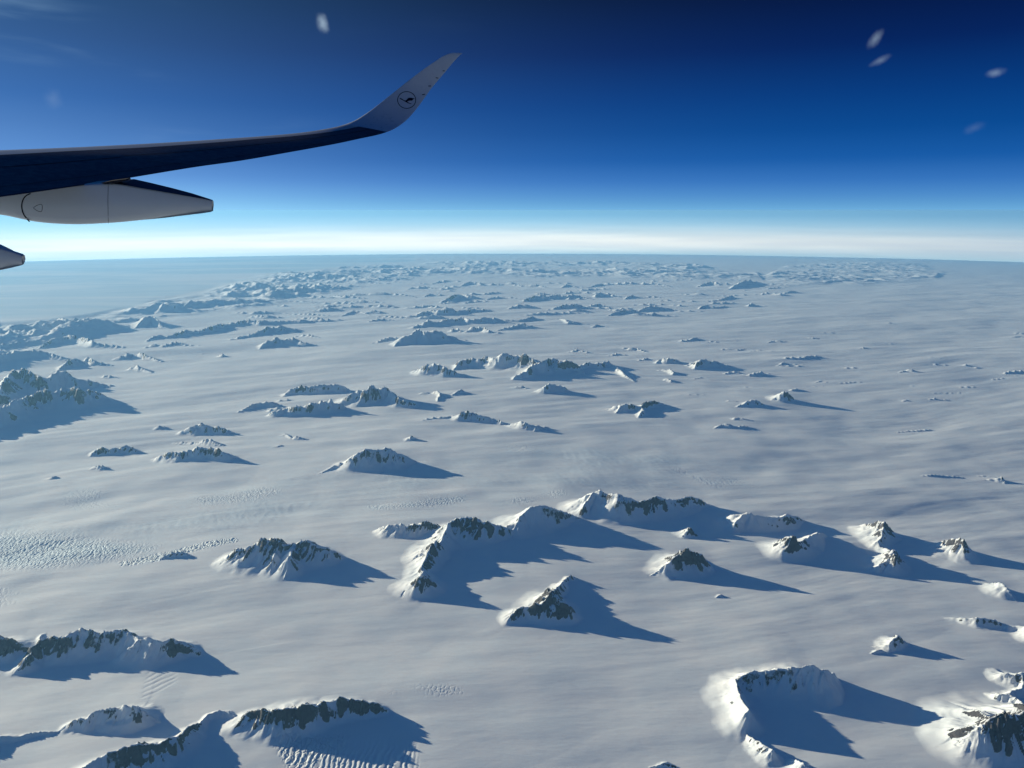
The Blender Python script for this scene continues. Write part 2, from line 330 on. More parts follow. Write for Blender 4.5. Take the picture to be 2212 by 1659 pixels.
# (label, group, ridges); a ridge is a crest line of (u, v, foot drop) in photo units, turned into world metres by ridge_point
NEAR, MID, FAR, HZ = 'mountains rising nearest below', 'mountains in the middle of the ice', 'mountains far out on the ice', 'small distant summits'
MOUNTAINS = [
('mountain cut by the lower left edge, pale snowy face with two dark rock bands', NEAR, [[(-60,1392,30),(-15,1374,44),(5,1371,44),(25,1380,38),(50,1390,22),(70,1402,5)]]),
('long dark crescent ridge lower left throwing a pointed shadow, curved ice tracks below its end', NEAR,
 [[(22,1458,3),(40,1440,14),(58,1420,26),(78,1402,30),(97,1376,38),(115,1373,38),(153,1370,42),(175,1356,48),(197,1358,46),(215,1369,38),(228,1359,44),(253,1358,44),(283,1371,36),(300,1377,40),(318,1374,42),(333,1380,40),(352,1389,34),(373,1381,38),(387,1389,28),(413,1403,13),(435,1414,3)],
  [(300,1377,40),(280,1396,28),(275,1412,16),(288,1430,3)], [(78,1402,30),(86,1375,10),(92,1368,6)]]),
('low dark rock wall with a scalloped crest between the crescent ridge and the bottom massif', NEAR,
 [[(128,1577,3),(145,1566,9),(160,1554,18),(182,1548,22),(197,1552,20),(203,1543,26),(222,1535,30),(258,1530,34),(270,1524,37),(297,1524,38),(312,1536,24),(330,1547,10),(345,1556,3)],
  [(197,1552,20),(204,1568,8),(210,1580,3)]]),
('smooth low shoulder in shade at the lower left edge of the photo', NEAR, [[(-120,1560,40),(-60,1568,30),(-10,1588,14),(30,1592,8),(70,1582,9),(100,1578,7),(128,1577,3)]]),
('largest bottom massif, long wall of banded dark rock above a shaded icefall', NEAR,
 [[(150,1690,30),(185,1660,38),(197,1646,42),(220,1633,44),(247,1626,44),(283,1616,44),(317,1606,42),(353,1603,40),(390,1593,34),(413,1573,28),(433,1560,18)]]),
('bottom rock wall with a lit white gully and a smooth shoulder above the ribbed crevasse field', NEAR,
 [[(513,1553,6),(522,1546,20),(533,1539,32),(558,1535,38),(583,1533,42),(600,1530,44),(617,1526,46),(640,1522,46),(657,1518,48),(683,1523,40),(700,1517,38),(717,1511,38),(740,1508,36),(764,1509,33),(790,1514,26),(815,1513,22),(828,1517,18),(842,1526,9)],
  [(617,1526,46),(605,1550,30),(596,1570,14),(592,1585,4)], [(640,1522,46),(634,1552,26),(628,1575,8)]]),
('small smooth dome with arched ice cracks between the two bottom rock walls', NEAR, [[(433,1560,14),(450,1542,12),(467,1537,12),(493,1535,12),(508,1543,8),(516,1551,4)]]),
('twin peaked dark mountain with two bright snow spurs, above the lower left crescent ridge', NEAR,
 [[(474,1212,3),(485,1202,12),(497,1194,22),(512,1184,30),(527,1177,38),(550,1170,46),(567,1166,50),(590,1161,54),(602,1166,50),(612,1173,44),(628,1178,38),(640,1177,38),(652,1170,44),(663,1166,46),(680,1173,40),(700,1182,30),(722,1195,14),(738,1206,3)],
  [(612,1173,44),(603,1192,34),(594,1212,22),(584,1236,3)], [(640,1177,38),(635,1198,34),(625,1222,18),(613,1246,3)], [(527,1177,38),(521,1196,22),(518,1214,5)]]),
('low dark hump half buried beside a line of ice blocks, left of the twin peaks', NEAR, [[(342,1206,3),(352,1201,7),(368,1193,11),(385,1190,13),(403,1194,9),(424,1205,2)]]),
('notched dark rock ridge jutting left from the long central ridge', MID, [[(822,1144,4),(832,1138,14),(845,1135,20),(863,1131,24),(873,1136,20),(886,1131,24),(900,1133,20),(914,1124,28),(934,1133,20),(950,1137,22),(963,1136,26)]]),
('central ridge with a snow capped summit, sending a long bright arm down toward the camera', MID,
 [[(963,1136,30),(975,1124,40),(997,1116,46),(1020,1115,46),(1037,1122,42),(1070,1131,30),(1097,1136,24)],
  [(975,1124,40),(968,1145,34),(962,1162,24),(950,1172,24),(940,1166,34),(925,1180,34),(916,1200,26),(909,1222,20),(915,1241,28),(902,1250,26),(885,1270,12),(866,1290,3)],
  [(915,1241,38),(924,1246,34),(938,1258,14),(946,1268,3)]]),
('smooth dark dome joining the central ridge to the white domed summit', MID, [[(1097,1136,20),(1114,1127,28),(1128,1108,38),(1144,1093,46),(1174,1090,46),(1200,1096,38),(1230,1109,18),(1257,1122,3)]]),
('white domed summit with a brown cliff below and a tapering dark ridge behind', MID,
 [[(1225,1107,3),(1240,1096,12),(1267,1074,34),(1283,1066,42),(1297,1062,46),(1318,1065,46),(1334,1069,46),(1350,1072,42),(1375,1080,34),(1395,1080,34),(1410,1074,38),(1424,1070,40),(1440,1077,34),(1462,1078,30),(1482,1077,26),(1495,1074,26),(1510,1080,16),(1540,1090,3)],
  [(1283,1066,42),(1262,1090,26),(1248,1102,14),(1238,1114,3)], [(1334,1069,46),(1330,1095,22),(1300,1104,10)]]),
('tiny dark pyramid standing alone behind the sharp triangular peak', MID, [[(1470,1161,2),(1480,1148,12),(1487,1138,19),(1495,1147,11),(1508,1159,2)]]),
('sharp triangular dark peak with a long spear shaped shadow, right of the central ridge', MID,
 [[(1408,1247,2),(1425,1232,12),(1440,1218,24),(1465,1198,36),(1478,1189,42),(1490,1183,46),(1500,1187,42),(1515,1197,32),(1530,1207,18),(1537,1218,4)], [(1490,1183,46),(1488,1205,26),(1486,1225,8)]]),
('pyramid peak with lit flank above a curved dark rock band, in front of the central ridge', MID,
 [[(1106,1344,2),(1112,1325,18),(1120,1314,24),(1130,1309,27),(1150,1304,29),(1161,1303,30),(1178,1287,40),(1192,1273,48),(1200,1286,42),(1210,1298,34),(1224,1310,26),(1235,1325,10),(1237,1338,2)]]),
('two small stepped points directly behind the lit pyramid peak', MID, [[(1196,1281,24),(1206,1266,20),(1213,1257,18),(1220,1254,10),(1228,1247,10),(1234,1243,12),(1243,1246,5)]]),
('flat topped mountain with a bright left face and toothed shadow, behind the boxy white peak', MID,
 [[(1568,1126,2),(1580,1117,14),(1588,1112,22),(1608,1109,28),(1620,1109,30),(1635,1114,26),(1665,1116,24),(1690,1115,22),(1705,1108,26),(1720,1112,16),(1738,1124,3)], [(1608,1109,28),(1592,1128,18),(1582,1147,3)]]),
('boxy white and brown peak whose lit face looks left, wide bat shaped shadow behind', MID,
 [[(1668,1172,2),(1676,1164,16),(1690,1158,32),(1708,1155,42),(1722,1164,32),(1740,1160,26),(1762,1152,22),(1785,1150,10)], [(1708,1155,42),(1705,1178,24),(1702,1203,2)]]),
('upper right hooked ridge, lit brown head above a bright snow neck', MID,
 [[(1850,1137,3),(1862,1130,18),(1882,1127,28),(1900,1126,36),(1911,1126,38),(1917,1136,28)], [(1911,1126,38),(1908,1150,28),(1897,1170,16),(1900,1181,10),(1915,1184,14),(1930,1188,20)]]),
('dark cone with snow collar at the foot of the hooked ridge', MID, [[(1883,1229,2),(1895,1218,16),(1915,1208,24),(1930,1190,34),(1940,1206,26),(1946,1222,8)], [(1930,1188,26),(1932,1198,34)]]),
('rounded brown rock block with a white crest near the right edge', MID, [[(2012,1183,2),(2020,1173,12),(2040,1166,26),(2060,1163,34),(2078,1162,40),(2081,1178,28),(2083,1198,6),(2102,1214,2)]]),
('bright tilted snow slab at the right edge below the rounded brown block', NEAR, [[(2118,1263,2),(2140,1257,10),(2160,1256,24),(2170,1266,20),(2184,1285,8),(2194,1296,2)]]),
('chain of lit snow humps with dark scars running off the right edge', NEAR, [[(2043,1336,2),(2060,1334,7),(2085,1334,12),(2108,1332,17),(2130,1335,17),(2148,1337,15),(2165,1345,9),(2185,1352,10),(2212,1350,18),(2260,1362,24)], [(2212,1350,18),(2220,1372,14),(2230,1390,4)]]),
('small bright nunatak with a two pronged shadow, above the big crescent lower right', NEAR, [[(1884,1398,2),(1898,1396,6),(1918,1389,16),(1925,1379,20),(1937,1372,24),(1947,1379,15),(1962,1392,3)], [(1918,1389,14),(1916,1400,6)]]),
('little shaded wedge just in front of the small bright nunatak', NEAR, [[(1876,1413,2),(1893,1404,8),(1903,1402,8),(1917,1410,2)]]),
('big crescent ridge lower right, bright outer slope and huge smooth shadow inside', NEAR,
 [[(1575,1478,12),(1585,1466,26),(1598,1458,34),(1621,1449,40),(1640,1446,40),(1655,1443,42),(1680,1441,46),(1700,1440,50),(1725,1440,54),(1745,1438,56),(1761,1438,56),(1775,1443,46),(1795,1456,26),(1812,1470,8)],
  [(1680,1441,46),(1688,1462,30),(1697,1486,4)], [(1740,1439,56),(1730,1465,34),(1714,1488,6)],
  [(1585,1466,30),(1582,1480,34),(1592,1497,36),(1600,1512,36),(1611,1532,40),(1596,1546,22),(1566,1563,3)]]),
('low rock toothed snow ridge trailing down from the big crescent to the bottom edge', NEAR, [[(1598,1568,4),(1615,1584,10),(1635,1597,16),(1650,1608,22),(1665,1618,24),(1676,1632,8)], [(1700,1642,4),(1722,1641,14),(1735,1645,22),(1745,1662,14)]]),
('huge bright mountain in the lower right corner, dark streaked face turned to the camera', NEAR,
 [[(2004,1617,2),(2020,1611,8),(2038,1602,18),(2055,1587,34),(2068,1573,46),(2080,1560,56),(2091,1552,62),(2108,1538,72),(2125,1528,80),(2138,1526,82),(2158,1534,76),(2172,1526,80),(2185,1521,84),(2212,1517,88),(2270,1508,92)]]),
('white and brown outcrops stacked above the corner mountain at the right edge', NEAR, [[(2147,1466,3),(2155,1453,18),(2170,1446,26),(2185,1449,28),(2205,1450,30),(2230,1452,34)], [(2140,1505,10),(2160,1499,22),(2180,1497,26),(2196,1506,24),(2205,1515,24)], [(2205,1450,30),(2203,1475,18),(2185,1495,22)]]),
('small lit ridge top peeping in at the bottom edge', NEAR, [[(1405,1656,2),(1425,1650,6),(1440,1646,9),(1452,1650,7),(1465,1656,2)]]),
('barely emergent rounded summit alone on the smooth snow', NEAR, [[(1548,1289,2),(1557,1283,5),(1566,1289,2)]]),
# ---- middle left
('dark spiky peak with a lit gully, topmost of the small cluster at mid left', MID, [[(398,936,2),(405,922,14),(420,917,18),(437,909,24),(450,918,16),(458,923,12),(470,920,16),(490,926,11),(505,932,5),(522,937,1)], [(468,921,14),(455,936,4)]]),
('low round dark patch left of the spiky mid left peak', MID, [[(325,926,1),(340,920,6),(352,919,7),(366,924,2)]]),
('thin broken rock line with one black knob, between the spiky peak and the broad massif', MID, [[(370,957,1),(390,954,5),(410,953,6),(432,955,5),(441,948,11),(452,946,13),(465,953,8),(485,962,2)]]),
('broad dark massif with a long pointed shadow, lowest of the mid left cluster', MID, [[(325,994,2),(345,983,13),(370,973,21),(390,972,21),(415,968,22),(432,965,24),(448,964,26),(460,963,26),(475,972,20),(492,979,14),(507,987,4)], [(460,963,26),(468,978,10)]]),
('small serrated ridge left of the broad mid left massif', MID, [[(190,985,2),(205,972,11),(220,963,17),(232,969,12),(242,966,14),(255,966,13),(275,960,17),(290,967,11),(306,975,3)]]),
('smallest shaded bump under the serrated ridge', MID, [[(192,1013,2),(205,1005,7),(220,1004,9),(236,1011,2)]]),
('slight dark swell by the left edge of the glacier', MID, [[(90,1037,1),(105,1030,5),(120,1028,5),(128,1030,1)]]),
('smooth gentle cone with a short slim shadow, right of the spiky peak', MID, [[(605,939,2),(618,936,4),(630,945,3),(640,941,7),(652,944,5),(667,949,1)], [(583,966,1),(600,961,4),(615,961,1)]]),
('shallow shaded whaleback at the left foot of the brown rock group', MID, [[(510,890,1),(530,879,7),(550,869,12),(575,865,13),(590,869,9),(605,873,3)]]),
('small dark crest bridging the whaleback and the brown rock group', MID, [[(590,866,2),(606,861,6),(617,860,6),(632,864,2)]]),
('front ridge of the brown rock group, long rocky wall in shade', MID, [[(578,898,2),(590,889,10),(602,886,13),(618,880,16),(640,874,22),(655,877,18),(672,869,24),(690,865,26),(705,862,26),(722,866,22),(740,872,14)]]),
('small notched outcrop at the left end of the front rock wall', MID, [[(576,887,2),(588,880,9),(600,878,10),(615,881,8),(630,884,2)]]),
('tallest brown peak of the rock group with jagged double summit', MID, [[(735,864,10),(745,855,18),(757,846,24),(775,843,26),(787,842,30),(797,836,34),(804,829,38),(812,842,28),(820,838,30),(828,835,32),(840,842,26),(852,850,22),(862,860,18),(880,866,12),(900,870,3)], [(855,852,20),(845,866,8)]]),
('rear plateau ridge of the brown rock group with steep dark crags', MID, [[(612,856,2),(625,841,13),(638,836,17),(650,831,20),(672,833,19),(690,831,19),(715,830,18),(735,831,17),(750,838,9),(762,847,3)]]),
('dark craggy nunatak standing alone left of centre, far field', FAR, [[(560,752,2),(568,740,10),(577,734,14),(598,728,17),(612,731,14),(625,727,16),(640,730,13),(655,736,9),(668,741,4),(682,745,1)]]),
('slim dark ridge tucked behind the lone craggy nunatak', FAR, [[(633,728,1),(645,723,4),(655,721,6),(668,721,6),(690,727,2)]]),
('small pointed knoll with a thin shadow on open ice', FAR, [[(460,770,1),(472,766,4),(481,763,8),(492,769,2)]]),
('tiniest dark speck of rock beside the small pointed knoll', FAR, [[(418,765,1),(428,762,3),(438,764,1)]]),
('dark steep hill nearest the coast, shadow pointing to open ice', FAR, [[(245,775,2),(263,769,7),(275,761,13),(290,764,10),(305,761,14),(320,766,11),(332,772,7),(350,779,2)]]),
('smooth cone in front of the steep coastal hill', FAR, [[(275,798,3),(285,791,8),(297,787,12),(312,795,7),(330,804,2)], [(248,800,1),(256,797,3),(264,799,1)]]),
('low lens shaped hill below the smooth coastal cone', FAR, [[(203,817,1),(218,811,5),(232,808,8),(248,812,4),(262,817,1)]]),
('lit snowy coastal ridge with dark crags on its far side', FAR, [[(118,800,3),(138,785,13),(150,776,17),(165,772,14),(178,778,10),(190,771,13),(205,777,11),(225,783,6),(245,790,1)]]),
('hazy dark coastal summits at the left edge beside the frozen sea', FAR, [[(-90,738,14),(-30,722,16),(0,715,15),(40,706,17),(80,700,17),(110,695,18),(140,687,22),(165,692,18),(195,683,22),(215,692,16),(240,708,6)]]),
('low hazy hills with a lit snow strip before the dark coastal summits', FAR, [[(-90,758,14),(-30,748,13),(0,742,12),(45,736,10),(85,733,9),(122,742,4)]]),
('rounded hazy coastal hill with two bright snow patches', FAR, [[(85,749,5),(112,730,14),(150,722,17),(180,728,14),(200,736,12),(235,742,7),(272,749,2)]]),
('long hazy coastal ridge just behind the high bright mountain', FAR, [[(-90,786,22),(-20,769,20),(0,763,20),(30,757,18),(70,752,18),(95,757,14),(120,764,10),(150,773,4)]]),
('high bright coastal mountain at the left edge, upper crest', FAR, [[(-60,868,34),(-20,850,38),(0,839,40),(20,815,46),(36,803,46),(60,795,44),(78,806,40),(95,812,36),(118,806,38),(142,802,36),(165,814,26),(190,818,18),(215,822,12),(238,831,3)]]),
('massive shaded coastal wall at the left edge casting a toothed shadow over the glacier', FAR,
 [[(-160,905,46),(-100,890,46),(-60,884,46),(-20,876,44),(20,872,42),(40,862,40),(58,855,40),(80,848,40),(100,838,42),(120,843,38),(135,838,40),(157,836,40),(172,840,38),(187,838,36),(205,846,22),(225,854,7)]]),
('hazy triangular coastal hill with a lit snow patch at its left', FAR, [[(292,707,2),(303,693,12),(310,685,18),(325,681,18),(334,682,18),(345,695,10),(366,709,2)], [(310,685,16),(300,700,5)]]),
('very long low hazy ridge running right from the coastal hills', FAR, [[(316,735,2),(332,725,7),(345,722,8),(360,724,6),(375,720,8),(392,714,11),(407,711,12),(430,713,9),(447,706,12),(465,702,11),(485,697,10),(505,696,9),(528,690,11),(548,688,13),(565,692,10),(600,691,9),(640,690,8),(680,690,6),(720,688,5),(745,689,2)]]),
('curved dark ridge before the very long hazy one, thick at its right', FAR, [[(495,732,2),(512,727,5),(530,722,7),(550,717,8),(566,711,11),(578,703,15),(590,706,12),(606,703,13),(622,706,10),(650,711,4)]]),
('pair of low smooth hills in front of the very long hazy ridge', FAR, [[(310,751,1),(330,742,6),(352,742,6)],[(352,744,5),(372,738,7),(390,737,7),(402,743,3),(440,746,1)]]),
# ---- centre far
('snowy massif with a sunlit left ridge, alone left of the picture centre', FAR, [[(856,747,2),(864,733,12),(872,725,20),(888,720,22),(900,714,26),(908,710,28),(922,717,24),(932,713,26),(947,712,26),(962,717,20),(977,723,14),(992,729,8),(1010,734,2)]]),
('low dark tail to the left of the lone snowy massif', FAR, [[(797,742,1),(812,738,3),(825,732,6),(840,727,8),(858,728,6),(868,730,3)]]),
('short lit ridge with a bright round hollow, right behind the snowy massif', FAR, [[(968,716,2),(978,709,8),(986,707,9),(998,714,4),(1010,710,8),(1022,705,12),(1030,704,12),(1045,706,11),(1058,712,7),(1080,718,2)]]),
('dark hill with smooth top, right of the ridge with the round hollow', FAR, [[(1075,712,2),(1090,706,6),(1102,704,7),(1115,700,9),(1128,696,11),(1142,699,9),(1157,704,2)]]),
('long wavy ridge behind the lone snowy massif', FAR, [[(880,708,2),(895,703,6),(907,700,7),(918,695,10),(925,690,13),(937,694,9),(952,692,10),(965,687,13),(978,688,11),(997,684,12),(1015,688,10),(1035,687,10),(1050,683,12),(1065,685,10),(1085,690,6)]]),
('thin dark ridge end with small steps, joined to the long wavy ridge', FAR, [[(1085,692,2),(1100,688,6),(1120,690,5),(1140,686,6),(1152,681,8),(1158,688,2)]]),
('sloping smooth ridge with low peaks above the long wavy ridge', FAR, [[(855,686,1),(880,682,3),(900,678,6),(915,672,8),(932,668,10),(945,670,9),(965,664,13),(980,668,9),(1000,669,7),(1020,666,7),(1040,666,6),(1062,669,1)]]),
('lens shaped lone hill left of the sloping smooth ridge', FAR, [[(793,695,1),(808,689,4),(822,686,6),(838,688,3),(850,691,1)]]),
('small twin hills at the right end of the very long hazy ridge', FAR, [[(737,681,2),(752,675,4),(765,670,5),(778,671,4),(800,680,1)]]),
('left part of the great central massif, dark dome with a rusty left rim', FAR, [[(884,803,2),(898,797,9),(910,794,14),(920,789,20),(930,786,24),(945,786,24),(952,785,25),(965,794,18),(978,800,12),(992,805,8),(1010,810,2)]]),
('great central massif with a long crest of snow caps and steps', FAR,
 [[(978,797,3),(990,787,10),(1000,777,16),(1015,773,18),(1035,774,18),(1052,768,22),(1065,772,22),(1078,769,25),(1088,764,30),(1100,768,26),(1112,766,28),(1122,766,28),(1130,763,32),(1142,770,26),(1155,774,24),(1170,778,20),(1188,772,22),(1198,774,20),(1212,779,16)],
  [(1130,763,30),(1122,780,14)]]),
('front spur of the great central massif, rocky with a white crest line', FAR, [[(1106,819,2),(1116,808,10),(1128,802,14),(1140,797,18),(1150,789,22),(1160,782,26),(1172,777,28)]]),
('right shoulder of the great central massif, dark with a rounded end', FAR, [[(1198,790,10),(1210,780,20),(1222,777,22),(1232,780,18),(1242,786,12),(1252,792,4)]]),
('bright curling ridge trailing right from the great central massif', FAR, [[(1244,796,2),(1256,786,9),(1268,781,13),(1285,781,13),(1300,784,10),(1312,778,12),(1322,786,7),(1332,790,6)], [(1328,788,5),(1342,800,7),(1350,808,6),(1362,816,3),(1372,824,1)]]),
('small lit bump below the curling bright ridge', FAR, [[(1235,808,2),(1246,801,6),(1260,803,5),(1275,808,1)]]),
('dark low mountain with bright notch and long spike shadow, below the great massif', FAR, [[(1150,846,2),(1165,839,8),(1178,832,15),(1190,829,17),(1203,831,15),(1212,830,16),(1222,839,8),(1235,845,2)], [(1208,830,15),(1210,845,3)]]),
('flat small ridge left of the mountain with the spike shadow', FAR, [[(1102,837,1),(1115,834,4),(1128,833,5),(1142,838,2)]]),
('lit low ridge with dots of rock, right of the brown rock group', FAR, [[(905,849,2),(917,846,5),(930,846,5),(944,843,8),(955,850,5),(968,857,2)], [(952,849,6),(945,864,3)]]),
('small bright conical knob at the end of the lit low ridge', FAR, [[(975,852,2),(986,845,6),(996,840,8),(1006,845,4),(1014,849,1)]]),
('shallow left arm of the scalloped dark ridge near picture centre', MID, [[(908,908,1),(925,902,4),(945,899,5),(965,900,4),(972,897,4),(985,897,3)]]),
('scalloped ridge near picture centre, dark brown knob above white curved hollows', MID, [[(988,903,3),(995,893,12),(1003,887,19),(1015,890,17),(1022,889,17),(1035,896,13),(1050,899,12),(1060,903,9),(1072,904,10),(1085,909,8),(1097,914,2)], [(1052,899,10),(1046,912,2)]]),
('right block of the scalloped ridge with lit edges and a dark tip', MID, [[(1093,917,3),(1105,915,8),(1117,911,13),(1128,909,16),(1142,914,13),(1158,917,11),(1170,919,8),(1185,922,5),(1200,928,1)], [(1128,909,16),(1122,926,2)], [(1160,917,11),(1156,930,2)]]),
('tiny smooth cone with a bright streak of snow at its left', MID, [[(874,953,1),(882,946,5),(888,940,10),(897,945,5),(912,951,1)]]),
('rounded dark mountain with a knife sharp shadow, above the central ice stream', MID, [[(686,1023,2),(705,1014,5),(725,1004,9),(740,998,13),(757,998,12),(765,990,20),(772,978,32),(785,974,34),(797,971,37),(815,971,37),(833,968,38),(845,969,37),(858,976,30),(870,983,22),(885,991,12),(902,1000,2)], [(833,968,36),(822,988,16)]]),
('flat lit nunatak with a steep dark side, right of centre', MID, [[(1305,886,1),(1318,881,4),(1332,875,12),(1345,872,16),(1355,871,16),(1370,873,12),(1383,878,9),(1390,871,13),(1396,866,16),(1408,865,15),(1420,866,10),(1435,872,2)], [(1342,872,15),(1332,890,3)], [(1385,878,10),(1392,884,12),(1378,900,2)]]),
('double humped rocky islet above the flat lit nunatak', FAR, [[(1375,778,1),(1388,774,4),(1400,772,5)],[(1415,783,3),(1428,774,8),(1440,771,13),(1452,773,11),(1460,776,7),(1478,783,1)]]),
('small dotted rock patch with a lit front, far right of the great massif', FAR, [[(1228,760,1),(1245,753,6),(1255,755,5),(1268,759,3),(1285,763,1)]]),
('two low linked bumps with dark tops, above the great massif shoulder', FAR, [[(1312,768,1),(1325,764,4),(1337,761,6),(1356,767,1)], [(1330,750,1),(1348,750,3),(1362,751,5),(1376,749,7),(1388,755,4),(1402,760,1)]]),
('bright narrow ridge dropping toward the camera, beside the hooked crest', FAR, [[(1420,800,1),(1435,797,5),(1448,796,8),(1456,804,6)], [(1432,822,1),(1442,815,6),(1452,820,6),(1478,827,1)]]),
('stepped white peak with a dark triangular side and a curved snow tail', FAR, [[(1478,790,2),(1492,784,6),(1507,780,14),(1516,772,19),(1528,776,15),(1545,779,12),(1560,783,9),(1575,788,3)], [(1507,780,14),(1500,794,4)], [(1550,794,2),(1562,786,7),(1572,787,8),(1580,792,2)]]),
('low curved shaded bank at the foot of the stepped white peak', FAR, [[(1562,807,1),(1578,801,5),(1592,801,5),(1610,807,2)], [(1612,810,2),(1628,804,7),(1645,801,8),(1658,808,1)]]),
('lone pyramidal peak with the longest thin shadow on the right plain', MID, [[(1660,864,2),(1672,857,9),(1684,852,14),(1694,843,23),(1703,849,17),(1712,858,7),(1718,865,1)], [(1694,843,22),(1688,866,2)]]),
('faint small ridge directly behind the lone pyramidal peak', MID, [[(1705,841,2),(1712,838,6),(1722,838,6),(1738,843,1)]]),
('lit sloping nunatak with a blunt dark end, left of the lone pyramid', MID, [[(1567,866,1),(1580,863,4),(1597,868,1)], [(1590,878,2),(1605,871,6),(1618,864,11),(1630,861,13),(1640,866,9),(1650,874,2)]]),
('little shaded bank below the lit sloping nunatak', MID, [[(1573,904,1),(1588,900,6),(1605,903,4),(1625,908,1)]]),
('low bumpy knob with a white lap of snow, lowest of the right hand cluster', MID, [[(1540,925,1),(1555,917,6),(1566,914,8),(1580,917,7),(1592,921,4),(1605,918,6),(1618,921,3),(1630,925,1)]]),
('long flat dark ridge on the right plain', FAR, [[(1693,774,1),(1700,769,5),(1715,770,4),(1735,770,4),(1750,767,5),(1768,766,6),(1780,772,1)]]),
('two tiny lit knolls under the long flat dark ridge', FAR, [[(1683,788,1),(1693,781,5),(1708,788,1)], [(1718,791,1),(1726,788,3),(1745,791,1)]]),
('minute pale knoll isolated on the right plain', FAR, [[(1763,825,1),(1772,821,3),(1785,825,1)]]),
('dark topped hillock with a bright left wing on the right plain', FAR, [[(1940,804,1),(1955,798,5),(1970,794,9),(1982,800,4),(1995,804,1)]]),
('string of low knolls ending at the right edge, first small', FAR, [[(2010,787,1),(2025,784,4),(2045,788,1)]]),
('string of low knolls ending at the right edge, middle pair', FAR, [[(2072,789,1),(2085,786,4),(2098,788,3)], [(2102,794,1),(2115,791,4),(2128,795,1)]]),
('string of low knolls ending at the right edge, largest dark one', FAR, [[(2163,807,1),(2180,800,6),(2200,798,7),(2230,801,4)]]),
('small hump with a bright cap on the right plain', FAR, [[(1948,866,1),(1957,862,4),(1972,867,1)]]),
('second hump right of the one with a bright cap, longer shadow', FAR, [[(2005,862,1),(2018,859,4),(2035,861,3),(2052,865,1)]]),
('faint dark sliver of ridge across the smooth right plain', MID, [[(1935,933,1),(1962,930,2),(1985,928,3),(2005,926,4),(2018,929,1)]]),
('row of thin dark rocks in the broad bright swell on the right', MID, [[(1990,1027,1),(2010,1024,4),(2040,1026,3),(2062,1027,4),(2082,1031,1)], [(2108,1028,1),(2125,1026,3),(2140,1029,1)]]),
('snow block at the right edge with a dark shadow beyond', MID, [[(2125,1036,1),(2145,1032,6),(2162,1029,11),(2168,1033,8),(2172,1045,1)]]),
('flat dark topped outcrop above the long flat dark ridge', FAR, [[(1460,737,1),(1475,733,4),(1490,732,4),(1502,727,6),(1510,730,3),(1518,735,1)], [(1528,738,1),(1540,735,3),(1555,739,1)]]),
('bright sided hill with a dark back, right of the far central rows', FAR, [[(1508,667,1),(1518,660,6),(1526,656,9),(1538,659,7),(1548,661,5),(1566,659,4),(1585,663,1)]]),
('small white cone with a dark tail beside the bright sided hill', FAR, [[(1607,661,1),(1617,657,5),(1624,654,7),(1634,658,4),(1655,660,1)]]),
('thin ridge behind the bright sided hill, rising to a pale cone', FAR, [[(1518,651,1),(1540,648,2),(1560,645,3),(1570,641,5),(1578,637,7),(1592,643,1)]]),
('small dark hat shaped hill far right', FAR, [[(1644,636,1),(1650,631,4),(1657,630,5),(1666,635,1)]]),
('far serrated ridge with lit gullies, right of the vanishing rows', FAR, [[(1508,618,2),(1520,611,6),(1535,607,8),(1555,608,8),(1570,609,7),(1580,614,3)]]),
('hazy broken summit group next to the far serrated ridge', FAR, [[(1575,623,2),(1590,613,8),(1603,606,10),(1615,603,10),(1632,604,9),(1655,609,5),(1675,613,2)]]),
('shining white cone at the edge of the hazy right summits', FAR, [[(1690,633,1),(1702,628,5),(1712,625,7),(1725,631,1)]]),
('smooth hill above the lens shaped pair, far centre', FAR, [[(1095,667,1),(1108,660,6),(1120,657,8),(1140,657,8),(1158,662,1)]]),
('lit arch of snow around a shaded hill, far centre right', FAR, [[(1178,669,1),(1192,666,3),(1205,661,6),(1218,656,9),(1238,656,8),(1248,655,8),(1262,661,2)], [(1225,673,1),(1238,666,6),(1255,666,6),(1285,674,1)]]),
('small hill at the right of the lit arch of snow', FAR, [[(1268,662,1),(1280,656,6),(1295,655,6),(1315,663,1)]]),
('broad smooth hill with a pale cap, far centre right', FAR, [[(1310,681,1),(1322,675,5),(1335,671,7),(1350,667,9),(1368,668,8),(1380,672,4)]]),
('dark loaf shaped hill joined right of the pale capped hill', FAR, [[(1376,672,2),(1390,665,7),(1405,659,11),(1420,659,11),(1435,661,9),(1450,666,4),(1480,672,1)]]),
('two lit knolls with shadow tails below the loaf shaped hill', FAR, [[(1200,688,1),(1215,687,4),(1228,694,5),(1245,694,4),(1275,700,1)], [(1275,707,1),(1290,700,5),(1300,703,2),(1320,706,1)]]),
('mottled hill in the middle of the far central rows', FAR, [[(948,655,1),(960,647,6),(972,641,8),(985,634,10),(1000,633,10),(1012,636,8),(1035,642,3)], [(1045,648,1),(1060,642,4),(1078,638,6),(1100,640,4),(1125,645,1)]]),
('flat lens shaped hill in front of the mottled one', FAR, [[(950,656,1),(968,651,4),(985,652,3)],[(1000,655,1),(1020,648,5),(1040,648,4),(1065,652,1)]]),
('long pale streaked hill, right of the mottled hill', FAR, [[(1122,651,1),(1138,644,7),(1155,637,9),(1170,635,10),(1185,638,8),(1205,634,9),(1222,638,7),(1240,633,9),(1258,640,4),(1285,647,1)]]),
('bright crested hill with curved snow lines in the far rows', FAR, [[(1278,641,1),(1288,635,6),(1298,630,9),(1312,630,9),(1325,636,5),(1340,641,1)], [(1348,646,1),(1358,639,5),(1365,635,7),(1385,641,2)]]),
('pale hillock behind the dark loaf shaped hill', FAR, [[(1392,642,1),(1405,637,4),(1418,640,3),(1440,644,1)]]),
('wide low dark ridge left of the mottled hill', FAR, [[(740,640,1),(765,634,5),(790,633,5),(820,631,6),(850,632,5),(870,634,4),(900,641,1)]]),
